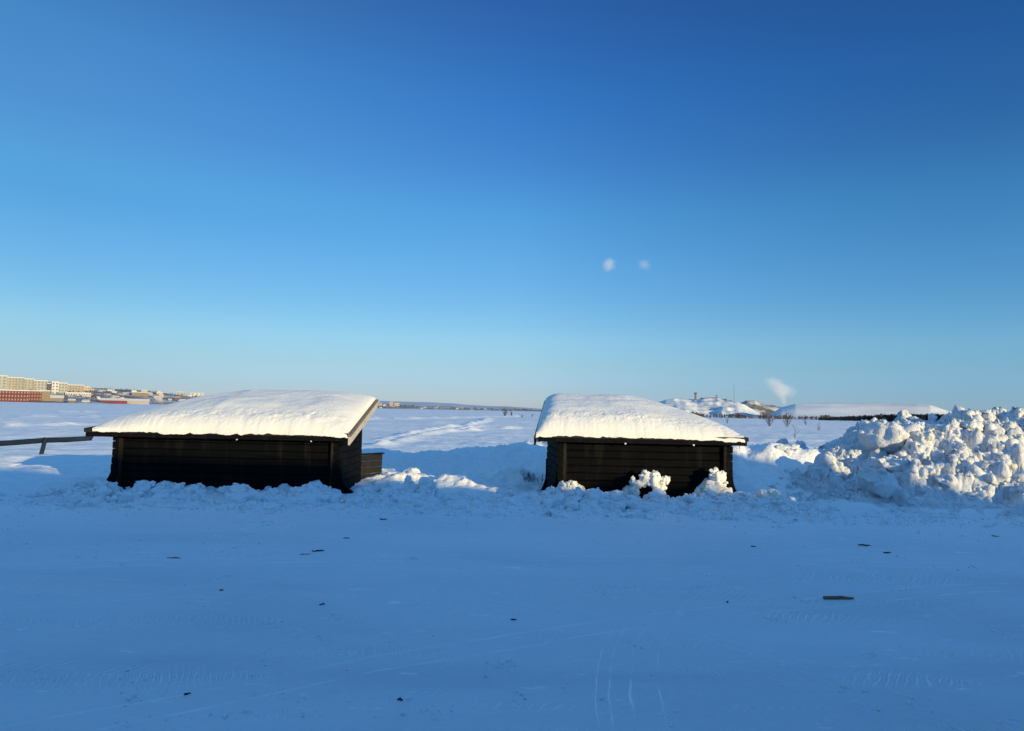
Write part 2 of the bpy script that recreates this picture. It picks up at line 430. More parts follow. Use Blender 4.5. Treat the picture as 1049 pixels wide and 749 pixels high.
# (world x, y, height at which the sun's light starts there)
CTRL = [(-30, 12, 1.6), (-14, 13, .75), (-7.5, 12.5, .72), (-5, 12.5, .62), (-3.2, 12.5, .60), (-2.6, 12.6, .44), (-1.9, 12.8, .42), (-1.0, 12.6, .5), (0.2, 12.5, .46), (.8, 12.5, .22), (1.3, 12.5, .14), (1.9, 12.5, .40),
        (2.1, 12.5, .30), (2.6, 12.5, .12), (3.1, 12.5, .36), (3.7, 12.5, .15), (4.4, 12.4, .30), (4.9, 12.4, .13), (5.2, 12.4, .10), (5.5, 12.6, 1.1), (6.3, 13, 1.35), (7.0, 13, 1.30), (7.5, 13, 1.0), (7.9, 13, .50), (8.4, 13, .12), (8.9, 12.8, -.08), (10, 12.6, -.22), (14, 13, -.25), (40, 13, .5)]
UH = sorted([(uw(x, y)[0], h + uw(x, y)[1] * TE) for x, y, h in CTRL])
def make_shadow_caster():
    W0 = -24.0
    us = np.concatenate([np.arange(-90, -8, 1.0), np.arange(-8, 24, .08), np.arange(24, 90, 1.0)])
    ws = np.linspace(-14, 9, 60)
    crest = np.interp(us, [p[0] for p in UH], [p[1] for p in UH]) - W0 * TE
    crest = crest + .035 * fbm(us * 2.5, us * 0, o=4, s=3)
    U, Wd = np.meshgrid(us, ws)
    prof = np.where(Wd < 0, np.exp(-(Wd / 7.0) ** 2), np.exp(-(Wd / 4.2) ** 2))
    Z = prof * crest[None, :] - .3 + .12 * fbm(U * .6, Wd * .6, o=4, s=6) * (1 - prof ** 4)
    Z = np.minimum(Z, crest[None, :])
    k = np.argmin(np.abs(ws)); Z[k, :] = crest
    Wt = W0 + Wd
    X = U * ca - Wt * sa; Y = U * sa + Wt * ca
    o = grid_obj('shadow_caster_rise', X, Y, Z, M_ridge); tag(o, kind='structure')
make_shadow_caster()

# ------------------------------------------------------------------ lumps: mound + chunks fused into one mesh
ICO = None
def ico(sub=2):
    bm = bmesh.new(); bmesh.ops.create_icosphere(bm, subdivisions=sub, radius=1)
    bm.verts.ensure_lookup_table(); bm.verts.index_update(); bm.faces.index_update()
    V = np.array([v.co[:] for v in bm.verts]); Fc = [tuple(v.index for v in f.verts) for f in bm.faces]; bm.free(); return V, Fc
ICO = ico(3)
ICOS = {k: ico(k) for k in (1, 2, 3, 4)}
def cut_block(seed, sub):
    rr = np.random.default_rng(seed); V, Fc = ICOS[sub]; V = V.copy()
    for k in range(15):
        n = rr.normal(size=3); n /= np.linalg.norm(n); d = rr.uniform(.50, .78)
        q = V @ n; over = q > d; V[over] -= np.outer(q[over] - d, n)
    return V * 1.25, Fc
BLK = [[cut_block(500 + i, sub) for i in range(n_)] for sub, n_ in ((1, 40), (2, 40), (3, 40), (4, 24))]
def chunk(r, pos, seed, flat=.8, sub=0):
    """angular broken block of snow"""
    rr = np.random.default_rng(seed); sub = sub or (4 if r > .17 else 3 if r > .08 else 2)
    V, Fc = BLK[sub - 1][int(rr.integers(len(BLK[sub - 1])))]
    V = V * np.array([rr.uniform(.8, 1.45), rr.uniform(.75, 1.2), rr.uniform(.5, .95) * flat / .8])
    a = rr.uniform(0, 6.28); c, s_ = math.cos(a), math.sin(a)
    b = rr.uniform(-.5, .5); cb, sb = math.cos(b), math.sin(b)
    Rm = np.array([[c, -s_, 0], [s_, c, 0], [0, 0, 1]]) @ np.array([[1, 0, 0], [0, cb, -sb], [0, sb, cb]])
    return (V @ Rm.T) * r + np.array(pos), Fc
def add_blocks(o, n, sampler, seed):
    """crisp, flat-faced blocks lying on the heap, in the heap's own mesh"""
    rr = np.random.default_rng(seed); mb_ = MB(); L0 = np.array(o.location)
    from mathutils.bvhtree import BVHTree
    tree = BVHTree.FromPolygons([v.co[:] for v in o.data.vertices], [tuple(p.vertices) for p in o.data.polygons])
    for i in range(n):
        x, y, r = sampler(rr)
        hit = tree.ray_cast(Vector((x - L0[0], y - L0[1], 5)), Vector((0, 0, -1)))
        if hit[0] is None: continue
        V, Fc = chunk(r, (hit[0].x, hit[0].y, hit[0].z + r * rr.uniform(-.1, .45)), seed * 7919 + i, .8, 1); mb_.add(V, Fc)
    me = o.data; bm = bmesh.new(); bm.from_mesh(me)
    vs = [bm.verts.new(v) for v in mb_.V]
    for f in mb_.F:
        ff = bm.faces.new([vs[k] for k in f]); ff.smooth = False
    bm.to_mesh(me); bm.free()
def fuse(name, mb, voxel, m, disp=((2.5, .05), (9, .022), (28, .008)), seed=0, loc=(0, 0, 0)):
    V = np.array(mb.V) - np.array(loc)
    o = mesh_obj(name, V, mb.F, None); me = o.data
    n = len(me.vertices); co = np.empty(n * 3); me.vertices.foreach_get('co', co); co = co.reshape(-1, 3)
    nr = np.empty(n * 3); me.vertices.foreach_get('normal', nr); nr = nr.reshape(-1, 3)
    d = np.zeros(n)
    for i, (f, a) in enumerate(disp):
        v = vnoise(co[:, 0] * f, co[:, 1] * f, co[:, 2] * f, s=seed + i)
        d += a * (1 - 2 * np.abs(v)) if i < 2 else a * v
    co += nr * d[:, None]
    me.vertices.foreach_set('co', co.ravel()); me.update()
    me.polygons.foreach_set('use_smooth', [True] * len(me.polygons))
    me.materials.clear(); me.materials.append(m); o.location = loc
    return o
def mound(mb, x0, x1, y0, y1, hf, step, zb=-.5):
    """closed solid under a height function"""
    xs = np.arange(x0, x1 + step / 2, step); ys = np.arange(y0, y1 + step / 2, step)
    X, Y = np.meshgrid(xs, ys, indexing='ij'); Z = hf(X, Y); n, k = X.shape
    i = np.arange(n * k).reshape(n, k); V = np.stack([X, Y, Z], -1).reshape(-1, 3)
    Vb = V.copy(); Vb[:, 2] = zb; m = n * k
    Fc = []
    a, b, c, d = i[:-1, :-1].ravel(), i[1:, :-1].ravel(), i[1:, 1:].ravel(), i[:-1, 1:].ravel()
    Fc += list(zip(a, b, c, d)); Fc += list(zip(d + m, c + m, b + m, a + m))
    for q in range(n - 1):
        Fc.append((i[q, 0] + m, i[q+1, 0] + m, i[q+1, 0], i[q, 0])); Fc.append((i[q, -1], i[q+1, -1], i[q+1, -1] + m, i[q, -1] + m))
    for q in range(k - 1):
        Fc.append((i[0, q], i[0, q+1], i[0, q+1] + m, i[0, q] + m)); Fc.append((i[-1, q] + m, i[-1, q+1] + m, i[-1, q+1], i[-1, q]))
    mb.add(np.vstack([V, Vb]), [tuple(int(t) for t in f) for f in Fc])

# ---- big ploughed pile at the right
CREST = [(4.7, -.1), (5.2, .30), (5.7, .70), (6.1, .92), (6.6, 1.0), (7.2, 1.04), (7.6, 1.15), (7.95, 1.42), (8.5, 1.55), (9.1, 1.70), (9.9, 1.78), (11, 1.80), (12.2, 1.76), (14, 1.85), (17, 1.6), (20, 1.0), (22, -.1)]
def pile_h(x, y):
    h = ip(x, CREST) * (.92 + .07 * fbm(x * 1.1, x * 0, o=3, s=19))
    yf = 11.95 + .35 * fbm(x * .5, x * 0, o=3, s=2) + 1.0 * (1 - ss(5.5, 8, x))
    yc = 14.9 + .3 * fbm(x * .4, x * 0, o=2, s=5)
    t = np.clip((y - yf) / (yc - yf), 0, 1)
    up = t ** .85 * (1 - .18 * np.sin(t * math.pi))
    back = 1 - ss(16.2, 19.5, y)
    z = h * up * back
    r = (1 - np.abs(fbm(x * .9, y * .9, o=4, s=71, gain=.55)))
    z = z + ss(.0, .6, t) * back * (r - .65) * .32 * np.clip(h, 0, 1)
    u_ = (x * .6 + y * .8); v_ = (x * .8 - y * .6)      # furrows pushed up by the blade, running down to the right
    fu = 1 - np.abs(fbm(u_ * 1.15 + .5 * fbm(x * 1.5, y * 1.5, o=2, s=13), v_ * .5, o=5, s=91, gain=.6))
    z = z + ss(.05, .5, t) * back * (fu - .72) * .75 * np.clip(h - .3, 0, 1)
    z = z + ss(0, .35, t) * back * .09 * (.55 - np.abs(fbm(x * 1.9, y * 1.9, o=5, s=97, gain=.58)))
    z = z + ss(0, .3, t) * back * (.07 * fbm(x * 3.2, y * 3.2, o=5, s=95, gain=.62))
    return z - .12
mb = MB()
mound(mb, 4.7, 22, 11.3, 20, pile_h, .032)
for i in range(2300):
    x = rng.uniform(4.8, 16.0) if i % 8 else rng.uniform(15, 20); y = rng.uniform(11.7, 16.6)
    z = float(pile_h(np.array([x]), np.array([y]))[0])
    if z < -.05 and rng.random() < .55: continue
    big = rng.random() < .02 and z > .6
    r = rng.uniform(.20, .34) if big else min(.15, .022 + rng.gamma(1.1, .027))
    V, Fc = chunk(r, (x, y, max(z, -.02) + r * (-.4 if big else -.2)), 1000 + i, .8 if not big else .6); mb.add(V, Fc)
# the big sawn-off slabs on the pile's left shoulder
for px, py, Y, r in ((908, 452, 14.6, .36), (932, 447, 14.7, .34), (958, 446, 14.8, .38), (898, 496, 12.9, .34), (990, 450, 14.7, .40)):
    p = at(px, py, Y); V, Fc = chunk(r, p, int(px), .8); mb.add(V, Fc)
pile = fuse('snow_pile', mb, .026, M_pile, ((2.4, .04), (6.0, .026), (13, .022), (28, .014)), 5, (10, 14, 0))
add_blocks(pile, 4200, lambda rr: (rr.uniform(4.9, 16), rr.uniform(11.6, 16.2), min(.14, .012 + rr.gamma(1.0, .020))), 41)
tag(pile, 'tall ploughed heap of broken snow blocks right of the two shelters', 'snow pile')

# ---- low windrows along the shelters
def windrow(name, x0, x1, hfun, label, seed, n, yc0=11.9, zmul=1, wid=.42):
    def hf(x, y):
        yc = yc0 + .12 * fbm(x * .9, x * 0, o=3, s=seed)
        h = hfun(x) * (1 + .35 * fbm(x * 1.8, x * 0, o=3, s=seed + 4))
        endf = ss(x0, x0 + .5, x) * (1 - ss(x1 - .5, x1, x))
        wd = np.where(y < yc, wid * 1.15, wid * 1.2)
        return h * .70 * np.exp(-((y - yc) / wd) ** 2) * endf - .035 + .05 * fbm(x * 3, y * 4, o=4, s=seed + 8, gain=.6) * endf
    mb = MB(); mound(mb, x0, x1, yc0 - 1.3, yc0 + 1.0, hf, .025, -.3)
    rr = np.random.default_rng(seed)
    for i in range(n):
        x = rr.uniform(x0 + .1, x1 - .1); y = yc0 + rr.normal() * .42
        if y > yc0 + .75: continue
        z = float(hf(np.array([x]), np.array([y]))[0])
        if i % 2: continue
        r = min(.15, .022 + rr.gamma(1.2, .028))
        V, Fc = chunk(r, (x, y, max(z, 0) + r * .3), seed * 977 + i); mb.add(V, Fc)
    o = fuse(name, mb, .017, M_ridge, ((5, .03), (13, .024), (32, .010)), seed, ((x0 + x1) / 2, yc0, 0))
    add_blocks(o, int(n * 2.0), lambda q: (q.uniform(x0 + .1, x1 - .1), yc0 + q.normal() * .45, min(.10, .008 + q.gamma(.9, .016))), seed + 3)
    tag(o, label, 'snow ridge', 'ploughed snow ridges along the shelters')
windrow('snow_ridge', -8.0, -2.85, lambda x: .13 + .05 * ss(-6.5, -5, x) * (1 - ss(-4.6, -3.8, x)) + .10 * np.exp(-((x + 3.45) / .25) ** 2), 'low lumpy snow ridge along the foot of the left shelter', 3, 420)
windrow('snow_ridge', -2.95, -.45, lambda x: .17 + .10 * np.exp(-((x + 2.4) / .3) ** 2) + .17 * np.exp(-((x + 1.35) / .5) ** 2), 'rounded snow ridge in the gap between the two shelters', 17, 230, 11.95)
windrow('snow_ridge', -.5, 5.3, lambda x: .17 + .07 * np.exp(-((x - 1.3) / .4) ** 2) + .07 * np.exp(-((x - 3.9) / .5) ** 2), 'crumbly snow ridge along the foot of the right shelter', 29, 560, 11.85, 1, .46)

# loose crumbs over the edge of the lot
mb = MB(); small = ico(1)
for i in range(2600):
    x = rng.uniform(-9.5, 11.5); y = 11.25 - abs(rng.normal()) * .75
    r = .008 + rng.gamma(1.1, .007)
    V = small[0] * (r * rng.uniform(.7, 1.3, 3)) * (1 + .25 * rng.normal(size=(len(small[0]), 1))) + np.array([x, y, Hs(x, y) + r * .3]) if False else None
xs = rng.uniform(-10, 12.5, 3000); ys = 11.5 - np.abs(rng.normal(size=3000)) * .8
for k in range(90):      # little scuffed-up patches farther out on the packed snow
    cy = rng.uniform(3.6, 10.5); cx = rng.uniform(-.8, .9) * cy; m_ = int(rng.integers(5, 22)); an = rng.uniform(0, 3.14); ll = rng.uniform(.05, .35)
    tq = rng.normal(size=m_) * ll
    xs = np.append(xs, cx + tq * math.cos(an) + rng.normal(size=m_) * .03); ys = np.append(ys, cy + tq * math.sin(an) + rng.normal(size=m_) * .03)
zs = H(xs, ys)
for x, y, z in zip(xs, ys, zs):
    r = (.007 + rng.gamma(1.1, .007)) if y > 10.3 else (.003 + rng.gamma(1.1, .003))
    V = small[0] * (r * rng.uniform(.7, 1.4, 3)) * (1 + .22 * rng.normal(size=(len(small[0]), 1))) + np.array([x, y, z + r * .3])
    mb.add(V, small[1])
o = mb.build('snow_crumbs', M_ridge, None, True)
tag(o, 'loose snow crumbs strewn over the edge of the parking area', 'snow crumbs', None, 'stuff')

# ------------------------------------------------------------------ shelters
def shelter(label, xa, xb, xra, xrb, wa, wb, hip, ze, zb, yf=12.35, yb=14.9, yw=12.62, T=.24, seed=1, splay=.0):
    """xa..xb front eave, xra..xrb high lake-side edge; hip = -1 (left end hipped) or +1 (right end hipped)"""
    cx = (xa + xb) / 2; root = empty('log_shelter', (cx, yw, 0)); tag(root, label, 'shelter', 'low log shelters with snow on the roof')
    L = lambda x, y, z: (x - cx, y - yw, z)
    B = lambda mb_, name, m, par=root, sm=False: mb_.build(name, m, par, sm)
    rise = zb - ze
    # plan edges
    def xl(y):  # left edge
        t = (y - yf) / (yb - yf); return xa if hip < 0 else xa + (xra - xa) * t
    def xr(y):
        t = (y - yf) / (yb - yf); return xb if hip > 0 else xb + (xrb - xb) * t
    wr = (xra - xa) if hip < 0 else (xb - xrb)
    def zr(x, y):
        ty = (y - yf) / (yb - yf)
        th = (x - xa) / wr if hip < 0 else (xb - x) / wr
        return ze + rise * np.minimum(ty, np.maximum(th, 0))
    # --- wall logs
    nlog = 8; hl = .1365; z0 = -.06
    fl = [.30, .20, .11, .05, .015, 0, 0, 0]
    mbw = MB()
    for i in range(nlog):
        zc = z0 + hl * (i + .5)
        mbw.plank(L(wa + .05, yw, zc), L(wb - .05, yw, zc), hl - .006, .12, 16, seed * 50 + i, .005, .014)
    zt_ = z0 + hl * nlog + .03
    mbw.plank(L(wa + .05, yw + .01, zt_), L(wb - .05, yw + .01, zt_), .10, .09, 6, seed, .002, .014)
    mbw.box(wa + .06 - cx, wb - .06 - cx, .015, .045, -.05, zt_ + .03)      # caulking board behind the seams
    B(mbw, 'front_wall', M_log)
    for side, xw in ((-1, wa), (1, wb)):
        gab = (side < 0) != (hip < 0); spl = side * (splay if gab else 0); mbs = MB()
        for i in range(nlog + 1):
            zc = z0 + hl * (i + .5)
            yend = yb - .55
            ze_ = zr(xw, yw + .3)
            mbs.plank(L(xw - side * .05, yw - .13 - (fl[i] * .3 if i < nlog else 0), zc), L(xw - side * .05 + spl, yend, zc), hl - .006, .11, 8, seed * 70 + i + (side > 0) * 20, .005, .014)
        # upper gable logs that follow the roof
        if (side < 0) != (hip < 0):
            for k in range(4):
                zc = z0 + hl * (nlog + 1.5 + k)
                if zc > zb - .12: break
                ys = yf + (zc + .12 - ze) / rise * (yb - yf)
                if ys < yb - .7: mbs.plank(L(xw - side * .05 + spl * (ys - yw) / (yb - .55 - yw), ys, zc), L(xw - side * .05 + spl, yb - .55, zc), hl - .006, .11, 4, seed + k, .004, .014)
        B(mbs, 'side_wall', M_log)
        # log ends that flare out at the foot of the corner
        for yq, xq, r_, pw in ((yw, xw, .46, 3.0), (yb - .62, xw + spl, .20, 5.0)):
            if yq > yw and not (gab and splay): continue
            mbf = MB(); n = 10; zt = z0 + hl * 5.0; prev = None
            for k in range(n + 1):
                t = k / n; z = zt * (1 - t) + (-.12) * t
                ex = r_ * t ** pw + .02
                cur = [L(xq, yq - .075, z), L(xq + side * ex, yq - .075, z), L(xq + side * ex, yq + .075, z), L(xq, yq + .075, z)]
                if prev: mbf.hexa(cur + prev)
                prev = cur
            B(mbf, 'corner_buttress', M_log)
        mbp = MB(); xp = xw - side * .10
        zt = float(zr(xp, yw - .08)) - .10
        mbp.plank(L(xp, yw - .095, -.12), L(xp, yw - .095, -.119), .1, .1, 1, 3) if False else None
        mbp.box(*[v for v in (xp - .055 - cx, xp + .055 - cx)], -.125, -.068, -.12, zt)
        B(mbp, 'corner_post', M_post)
        # second post at the lake side
        mbp = MB(); xp = xw - side * .08
        mbp.box(xp - .07 - cx, xp + .07 - cx, yb - .62 - yw, yb - .48 - yw, -.15, float(zr(xp, yb - .5)) - .09)
        B(mbp, 'post', M_post)
    # --- roof slab
    th = .07
    mbr = MB()
    def rp(x, y, dz=0): return L(x, y, float(zr(x, y)) + dz)
    if hip < 0: A, Bq, C, D, E = (xa, yf), (xb, yf), (xrb, yb), (xra, yb), (xa, yb)
    else: A, Bq, C, D, E = (xb, yf), (xa, yf), (xra, yb), (xrb, yb), (xb, yb)
    P5 = [A, Bq, C, D, E]
    top = [rp(x, y) for x, y in P5]; bot = [rp(x, y, -th) for x, y in P5]
    V = top + bot
    Fc = [(0,1,2,3), (0,3,4), (8,7,6,5), (9,8,5), (0,5,6,1), (1,6,7,2), (2,7,8,3), (3,8,9,4), (4,9,5,0)]
    mbr.add(V, Fc); B(mbr, 'roof', M_felt)
    # fascia under the front eave, a touch proud
    mbf = MB(); mbf.plank(L(xa + .03, yf + .02, ze - th - .035), L(xb - .03, yf + .02, ze - th - .035), .085, .035, 20, seed, .006, .006)
    B(mbf, 'fascia', M_fascia)
    # rafters
    for k in range(6):
        t = (k + .5) / 6; x = wa + (wb - wa) * t
        yt = yf + (yb - yf) * min(.95, ((x - xa) / wr if hip < 0 else (xb - x) / wr) * .92)
        if yt < yf + .8: continue
        mbq = MB(); a = L(x, yf + .06, float(zr(x, yf + .06)) - th - .06); b = L(x, yt, float(zr(x, yt)) - th - .06)
        mbq.plank(a, b, .10, .06, 4, k, .002, .008); B(mbq, 'rafter', M_log)
    # gable end: barge boards and purlin ends
    gx = (xb, xrb) if hip < 0 else (xa, xra); sd = 1 if hip < 0 else -1
    def slope_board(x0, x1, y0, y1, dz0, dz1, out0, out1):
        p = []
        for (x, y) in ((x0, y0), (x1, y1)):
            z = float(ze + rise * (y - yf) / (yb - yf))
            p.append([L(x + sd * out0, y, z + dz0), L(x + sd * out1, y, z + dz0), L(x + sd * out1, y, z + dz1), L(x + sd * out0, y, z + dz1)])
        m_ = MB(); m_.add(p[0] + p[1], [(0,1,2,3), (7,6,5,4), (0,4,5,1), (1,5,6,2), (2,6,7,3), (3,7,4,0)]); return m_
    B(slope_board(gx[0], gx[1], yf - .03, yb + .02, -.20, -.055, .003, .035), 'barge_board', M_barge if hip < 0 else M_fascia)
    B(slope_board(gx[0], gx[1], yf - .035, yb + .025, -.052, -.01 if hip < 0 else -.015, .003, .05 if hip < 0 else .02), 'barge_strip', M_bargetop if hip < 0 else M_fascia)
    for yq in (yb - .5, yf + 1.0):
        z = float(ze + rise * (yq - yf) / (yb - yf)); xg = gx[0] + (gx[1] - gx[0]) * (yq - yf) / (yb - yf)
        m_ = MB(); xe = xg - sd * .05; xi = xg - sd * ((xb - xa) * .55)
        m_.plank(L(xi, yq, z - th - .09), L(xe, yq, z - th - .09), .14, .12, 6, 5, .003, .02); B(m_, 'purlin', M_log)
    # bench inside, on the lake side
    m_ = MB(); m_.box(wa + .3 - cx, wb - .3 - cx, .25, .65, .38, .43); B(m_, 'bench', M_log)
    # --- roof snow
    ns, ntt = 340, 160
    s = np.linspace(0, 1, ns); tt = np.linspace(0, 1, ntt)
    S, Tt = np.meshgrid(s, tt, indexing='ij')
    Yp = yf + (yb - yf) * Tt
    XL = np.where(np.full_like(Yp, hip) < 0, xa, xa + (xra - xa) * Tt); XR = np.where(np.full_like(Yp, hip) > 0, xb, xb + (xrb - xb) * Tt)
    if hip < 0: XL = XL + .14 + .04 * fbm(Tt * 6, Tt * 0, o=3, s=seed)
    else: XR = XR - .10 + .04 * fbm(Tt * 6, Tt * 0, o=3, s=seed)
    ovh = .015 + .008 * fbm(S * 14, S * 0, o=3, s=seed)
    Yp = Yp - (1 - Tt) ** 6 * ovh
    XP = XL + (XR - XL) * S
    dl, dr, df, db = (XP - XL), (XR - XP), (yf + (yb - yf) * Tt - yf), (yb - yf) * (1 - Tt)
    def rnd(d, Rr, mn=0.0): q = np.clip(d / Rr, 0, 1); return mn + (1 - mn) * np.sqrt(1 - (1 - q) ** 2)
    if hip < 0: eL = rnd(dl, 1.1, .06); eR = rnd(dr, .9, .12)
    else: eL = rnd(dl, .34, .05); eR = rnd(dr, .8, .15)
    thx0 = np.clip((XP - xa) / wr if hip < 0 else (xb - XP) / wr, 0, 1)
    tk = T * eL * eR * rnd(df, .34, .16) * rnd(db, .8, .35) * (.42 + .58 * thx0)
    # the drift sits deeper along the middle of the slope
    tk *= 1 + .18 * np.exp(-((Tt - .35) / .3) ** 2)
    # smooth the hip line
    ty = Tt; thx = (XP - xa) / wr if hip < 0 else (xb - XP) / wr
    kk = .05; mm = -kk * np.log(np.exp(-ty / kk) + np.exp(-np.clip(thx, 0, 9) / kk))
    mn = np.minimum(ty, np.maximum(thx, 0)); zroof = ze + rise * np.maximum(mn - .0, 0)
    Zs = zroof + tk * (1 + .10 * fbm(XP * .9, Yp * 1.2, o=3, s=seed + 1)) + np.minimum(0, (mm - mn)) * .25 * rise * np.clip(tk / T, 0, 1)
    rough = np.exp(-((df - .30) / .22) ** 2)
    Zs += np.clip(tk / T, 0, 1) * (.004 * fbm(XP * 4, Yp * 4, o=4, s=seed + 2, gain=.6) + rough * .010 * (fbm(XP * 9, Yp * 11, o=4, s=seed + 3, gain=.65)))
    Zs -= (1 - Tt) ** 10 * (.05 + .012 * fbm(S * 9, S * 0, o=5, s=seed + 9, gain=.65))
    Zs = np.where(df > .02, np.maximum(Zs, zroof + .012), Zs)
    # skirt
    n, k = XP.shape
    Xs = np.zeros((n + 2, k + 2)); Ys = Xs.copy(); Zz = Xs.copy()
    Xs[1:-1, 1:-1], Ys[1:-1, 1:-1], Zz[1:-1, 1:-1] = XP, Yp, Zs
    for arr, src in ((Xs, XP), (Ys, Yp)):
        arr[0, 1:-1] = src[0]; arr[-1, 1:-1] = src[-1]; arr[1:-1, 0] = src[:, 0]; arr[1:-1, -1] = src[:, -1]
        arr[0, 0] = src[0, 0]; arr[0, -1] = src[0, -1]; arr[-1, 0] = src[-1, 0]; arr[-1, -1] = src[-1, -1]
    zr_ = zroof + .003
    Zz[0, 1:-1] = zr_[0]; Zz[-1, 1:-1] = zr_[-1]
    Zz[1:-1, 0] = np.minimum(Zs[:, 0], zr_[:, 0]) - .025 - .03 * np.abs(fbm(S[:, 0] * 17, S[:, 0] * 0, o=3, s=seed + 12)); Zz[1:-1, -1] = zr_[:, -1]
    Ys[1:-1, 0] += .0
    Zz[0, 0] = zr_[0, 0]; Zz[0, -1] = zr_[0, -1]; Zz[-1, 0] = zr_[-1, 0]; Zz[-1, -1] = zr_[-1, -1]
    o = grid_obj('roof_snow', Xs - cx, Ys - yw, Zz, M_roofsnow, root)
    bm = bmesh.new(); bm.from_mesh(o.data); bmesh.ops.recalc_face_normals(bm, faces=bm.faces)
    if sum(f.normal.z for f in bm.faces) < 0: bmesh.ops.reverse_faces(bm, faces=bm.faces)
    bm.to_mesh(o.data); bm.free()
    # snow plugs stuck under the eave
    for q in ((.58, .86) if hip < 0 else (.42, .74)):
        x = xa + (xb - xa) * q; m_ = MB(); V, Fc = chunk(.018, L(x, yf - .012, ze - .15), int(q * 100)); m_.add(V, Fc); B(m_, 'snow_clump', M_roofsnow, root, True)
    return root

YF, YB, YW = 12.35, 14.9, 12.62
eL1 = at(86, 439, YF); eR1 = at(357, 446, YF)
rL1 = at(262, 404, YB); rR1 = at(385, 409, YB)
w1a = at(119, 470, YW).x; w1b = at(349, 470, YW).x
z1e = (eL1.z + eR1.z) / 2 + .02
shelter('wider log shelter on the left with a pale sunlit board on its right roof edge', eL1.x, eR1.x, rL1.x, rR1.x, w1a, w1b, -1, z1e, rR1.z + .0, YF, YB, YW, .25, 4)
eL2 = at(549, 444, YF); eR2 = at(767, 452, YF)
rL2 = at(559, 411, YB); rR2 = at(634, 410, YB)
w2a = at(571, 470, YW).x; w2b = at(748, 470, YW).x
z2e = (eL2.z + eR2.z) / 2 + .03
shelter('narrower log shelter on the right with snow lumps against its front wall', eL2.x, eR2.x, rL2.x, rR2.x, w2a, w2b, 1, z2e, (rL2.z + rR2.z) / 2, YF, YB, YW, .25, 11, .10)
# icicle at the right shelter's eave
p = at(758, 455, YF + .05)
mb = MB(); mb.tube([p + Vector((0, 0, .03)), p + Vector((0, 0, -.06)), p + Vector((.004, 0, -.17))], [.014, .010, .002], 6)
tag(mb.build('icicle', M_ice, None, True), 'thin icicle hanging from the right shelter eave', 'icicle')

# lumps leaning on the right shelter
def lump(name, parts, label, seed, vox=.012):
    mb = MB()
    for i, (px, py, Y, r, fl) in enumerate(parts):
        V, Fc = chunk(r * .70, at(px, py + 2.5, Y), seed * 31 + i, fl, 4); mb.add(V, Fc)
    c = at(parts[0][0], parts[0][1], parts[0][2])
    o = fuse(name, mb, vox, M_roofsnow, ((7, .040), (16, .022), (40, .008)), seed, (c.x, c.y, 0))
    xs_ = [at(a_, b_, c_).x for a_, b_, c_, *_ in parts]
    add_blocks(o, 70, lambda q: (q.uniform(min(xs_) - .1, max(xs_) + .1), parts[0][2] - abs(q.normal()) * .09, .012 + q.gamma(1.1, .014)), seed)
    tag(o, label, 'snow lump', 'snow lumps against the right shelter')
YL = 12.36
lump('snow_lump', [(647, 501, YL, .17, 1), (653, 494, YL, .18, .9), (661, 490, YL, .17, .8), (670, 489, YL, .15, .8), (675, 496, YL, .12, 1), (672, 505, YL, .13, 1.1), (682, 490, YL, .09, .9), (643, 508, YL, .17, 1)],
     'arched snow lump leaning against the middle of the right shelter', 5)
lump('snow_lump', [(727, 503, YL, .26, 1), (731, 495, YL, .21, 1), (735, 488, YL, .15, 1), (720, 508, YL, .22, 1), (741, 504, YL, .19, 1), (734, 482, YL, .08, 1)],
     'pointed snow lump at the right corner of the right shelter', 6)
lump('snow_lump', [(577, 498, YL, .15, 1), (585, 497, YL, .14, .7), (593, 501, YL, .12, .8), (588, 505, YL, .18, .8), (605, 508, YL - .1, .15, .7), (617, 511, YL - .2, .14, .6)],
     'low snow lump at the left corner of the right shelter', 7)
lump('snow_lump', [(780, 510, 12.2, .15, .8), (791, 508, 12.2, .19, .9), (801, 511, 12.1, .12, .8)],
     'small sunlit snow lump on the ground between shelter and snow pile', 8)

# low plank screen right of the left shelter
p0 = at(362, 467, 14.6); p1 = at(391, 467.5, 15.4)
r = empty('plank_screen', (p0.x, p0.y, 0)); tag(r, 'low dark plank screen half buried in snow beside the left shelter', 'screen')
for i in range(4):
    z = p0.z - .07 - i * .135; m_ = MB(); m_.plank((0, 0, z), (p1.x - p0.x, p1.y - p0.y, z), .128, .04, 6, i, .003, .006); m_.build('board', M_plank, r)
m_ = MB(); m_.box(-.03, .05, -.09, -.025, -.2, p0.z - .02); m_.build('post', M_barge, r)
m_ = MB(); m_.plank((-.05, -.02, p0.z + .018), (p1.x - p0.x + .03, p1.y - p0.y - .02, p0.z + .018), .03, .10, 4, 3, .002, .005); m_.build('cap_board', M_fascia, r)

# rail at the left
YR = 22.0
a = at(-60, 457.5, YR); b = at(93, 449, YR); q = at(48, 451, YR); g = at(43, 464, YR - .1)
r = empty('barrier_rail', (q.x, q.y, 0)); tag(r, 'grey wooden rail on a short leaning post in the snow', 'rail')
o_ = Vector((q.x, q.y, 0))
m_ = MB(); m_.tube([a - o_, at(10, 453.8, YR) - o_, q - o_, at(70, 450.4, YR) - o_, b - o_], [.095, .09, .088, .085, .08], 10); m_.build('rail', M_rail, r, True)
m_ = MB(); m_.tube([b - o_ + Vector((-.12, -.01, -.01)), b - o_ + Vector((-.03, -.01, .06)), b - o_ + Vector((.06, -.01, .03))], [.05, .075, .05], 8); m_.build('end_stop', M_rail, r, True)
m_ = MB(); m_.tube([q - o_ + Vector((.02, -.09, .09)), g - o_ + Vector((-.03, -.09, -.4))], [.06, .065], 8); m_.build('post', M_rail, r, True)

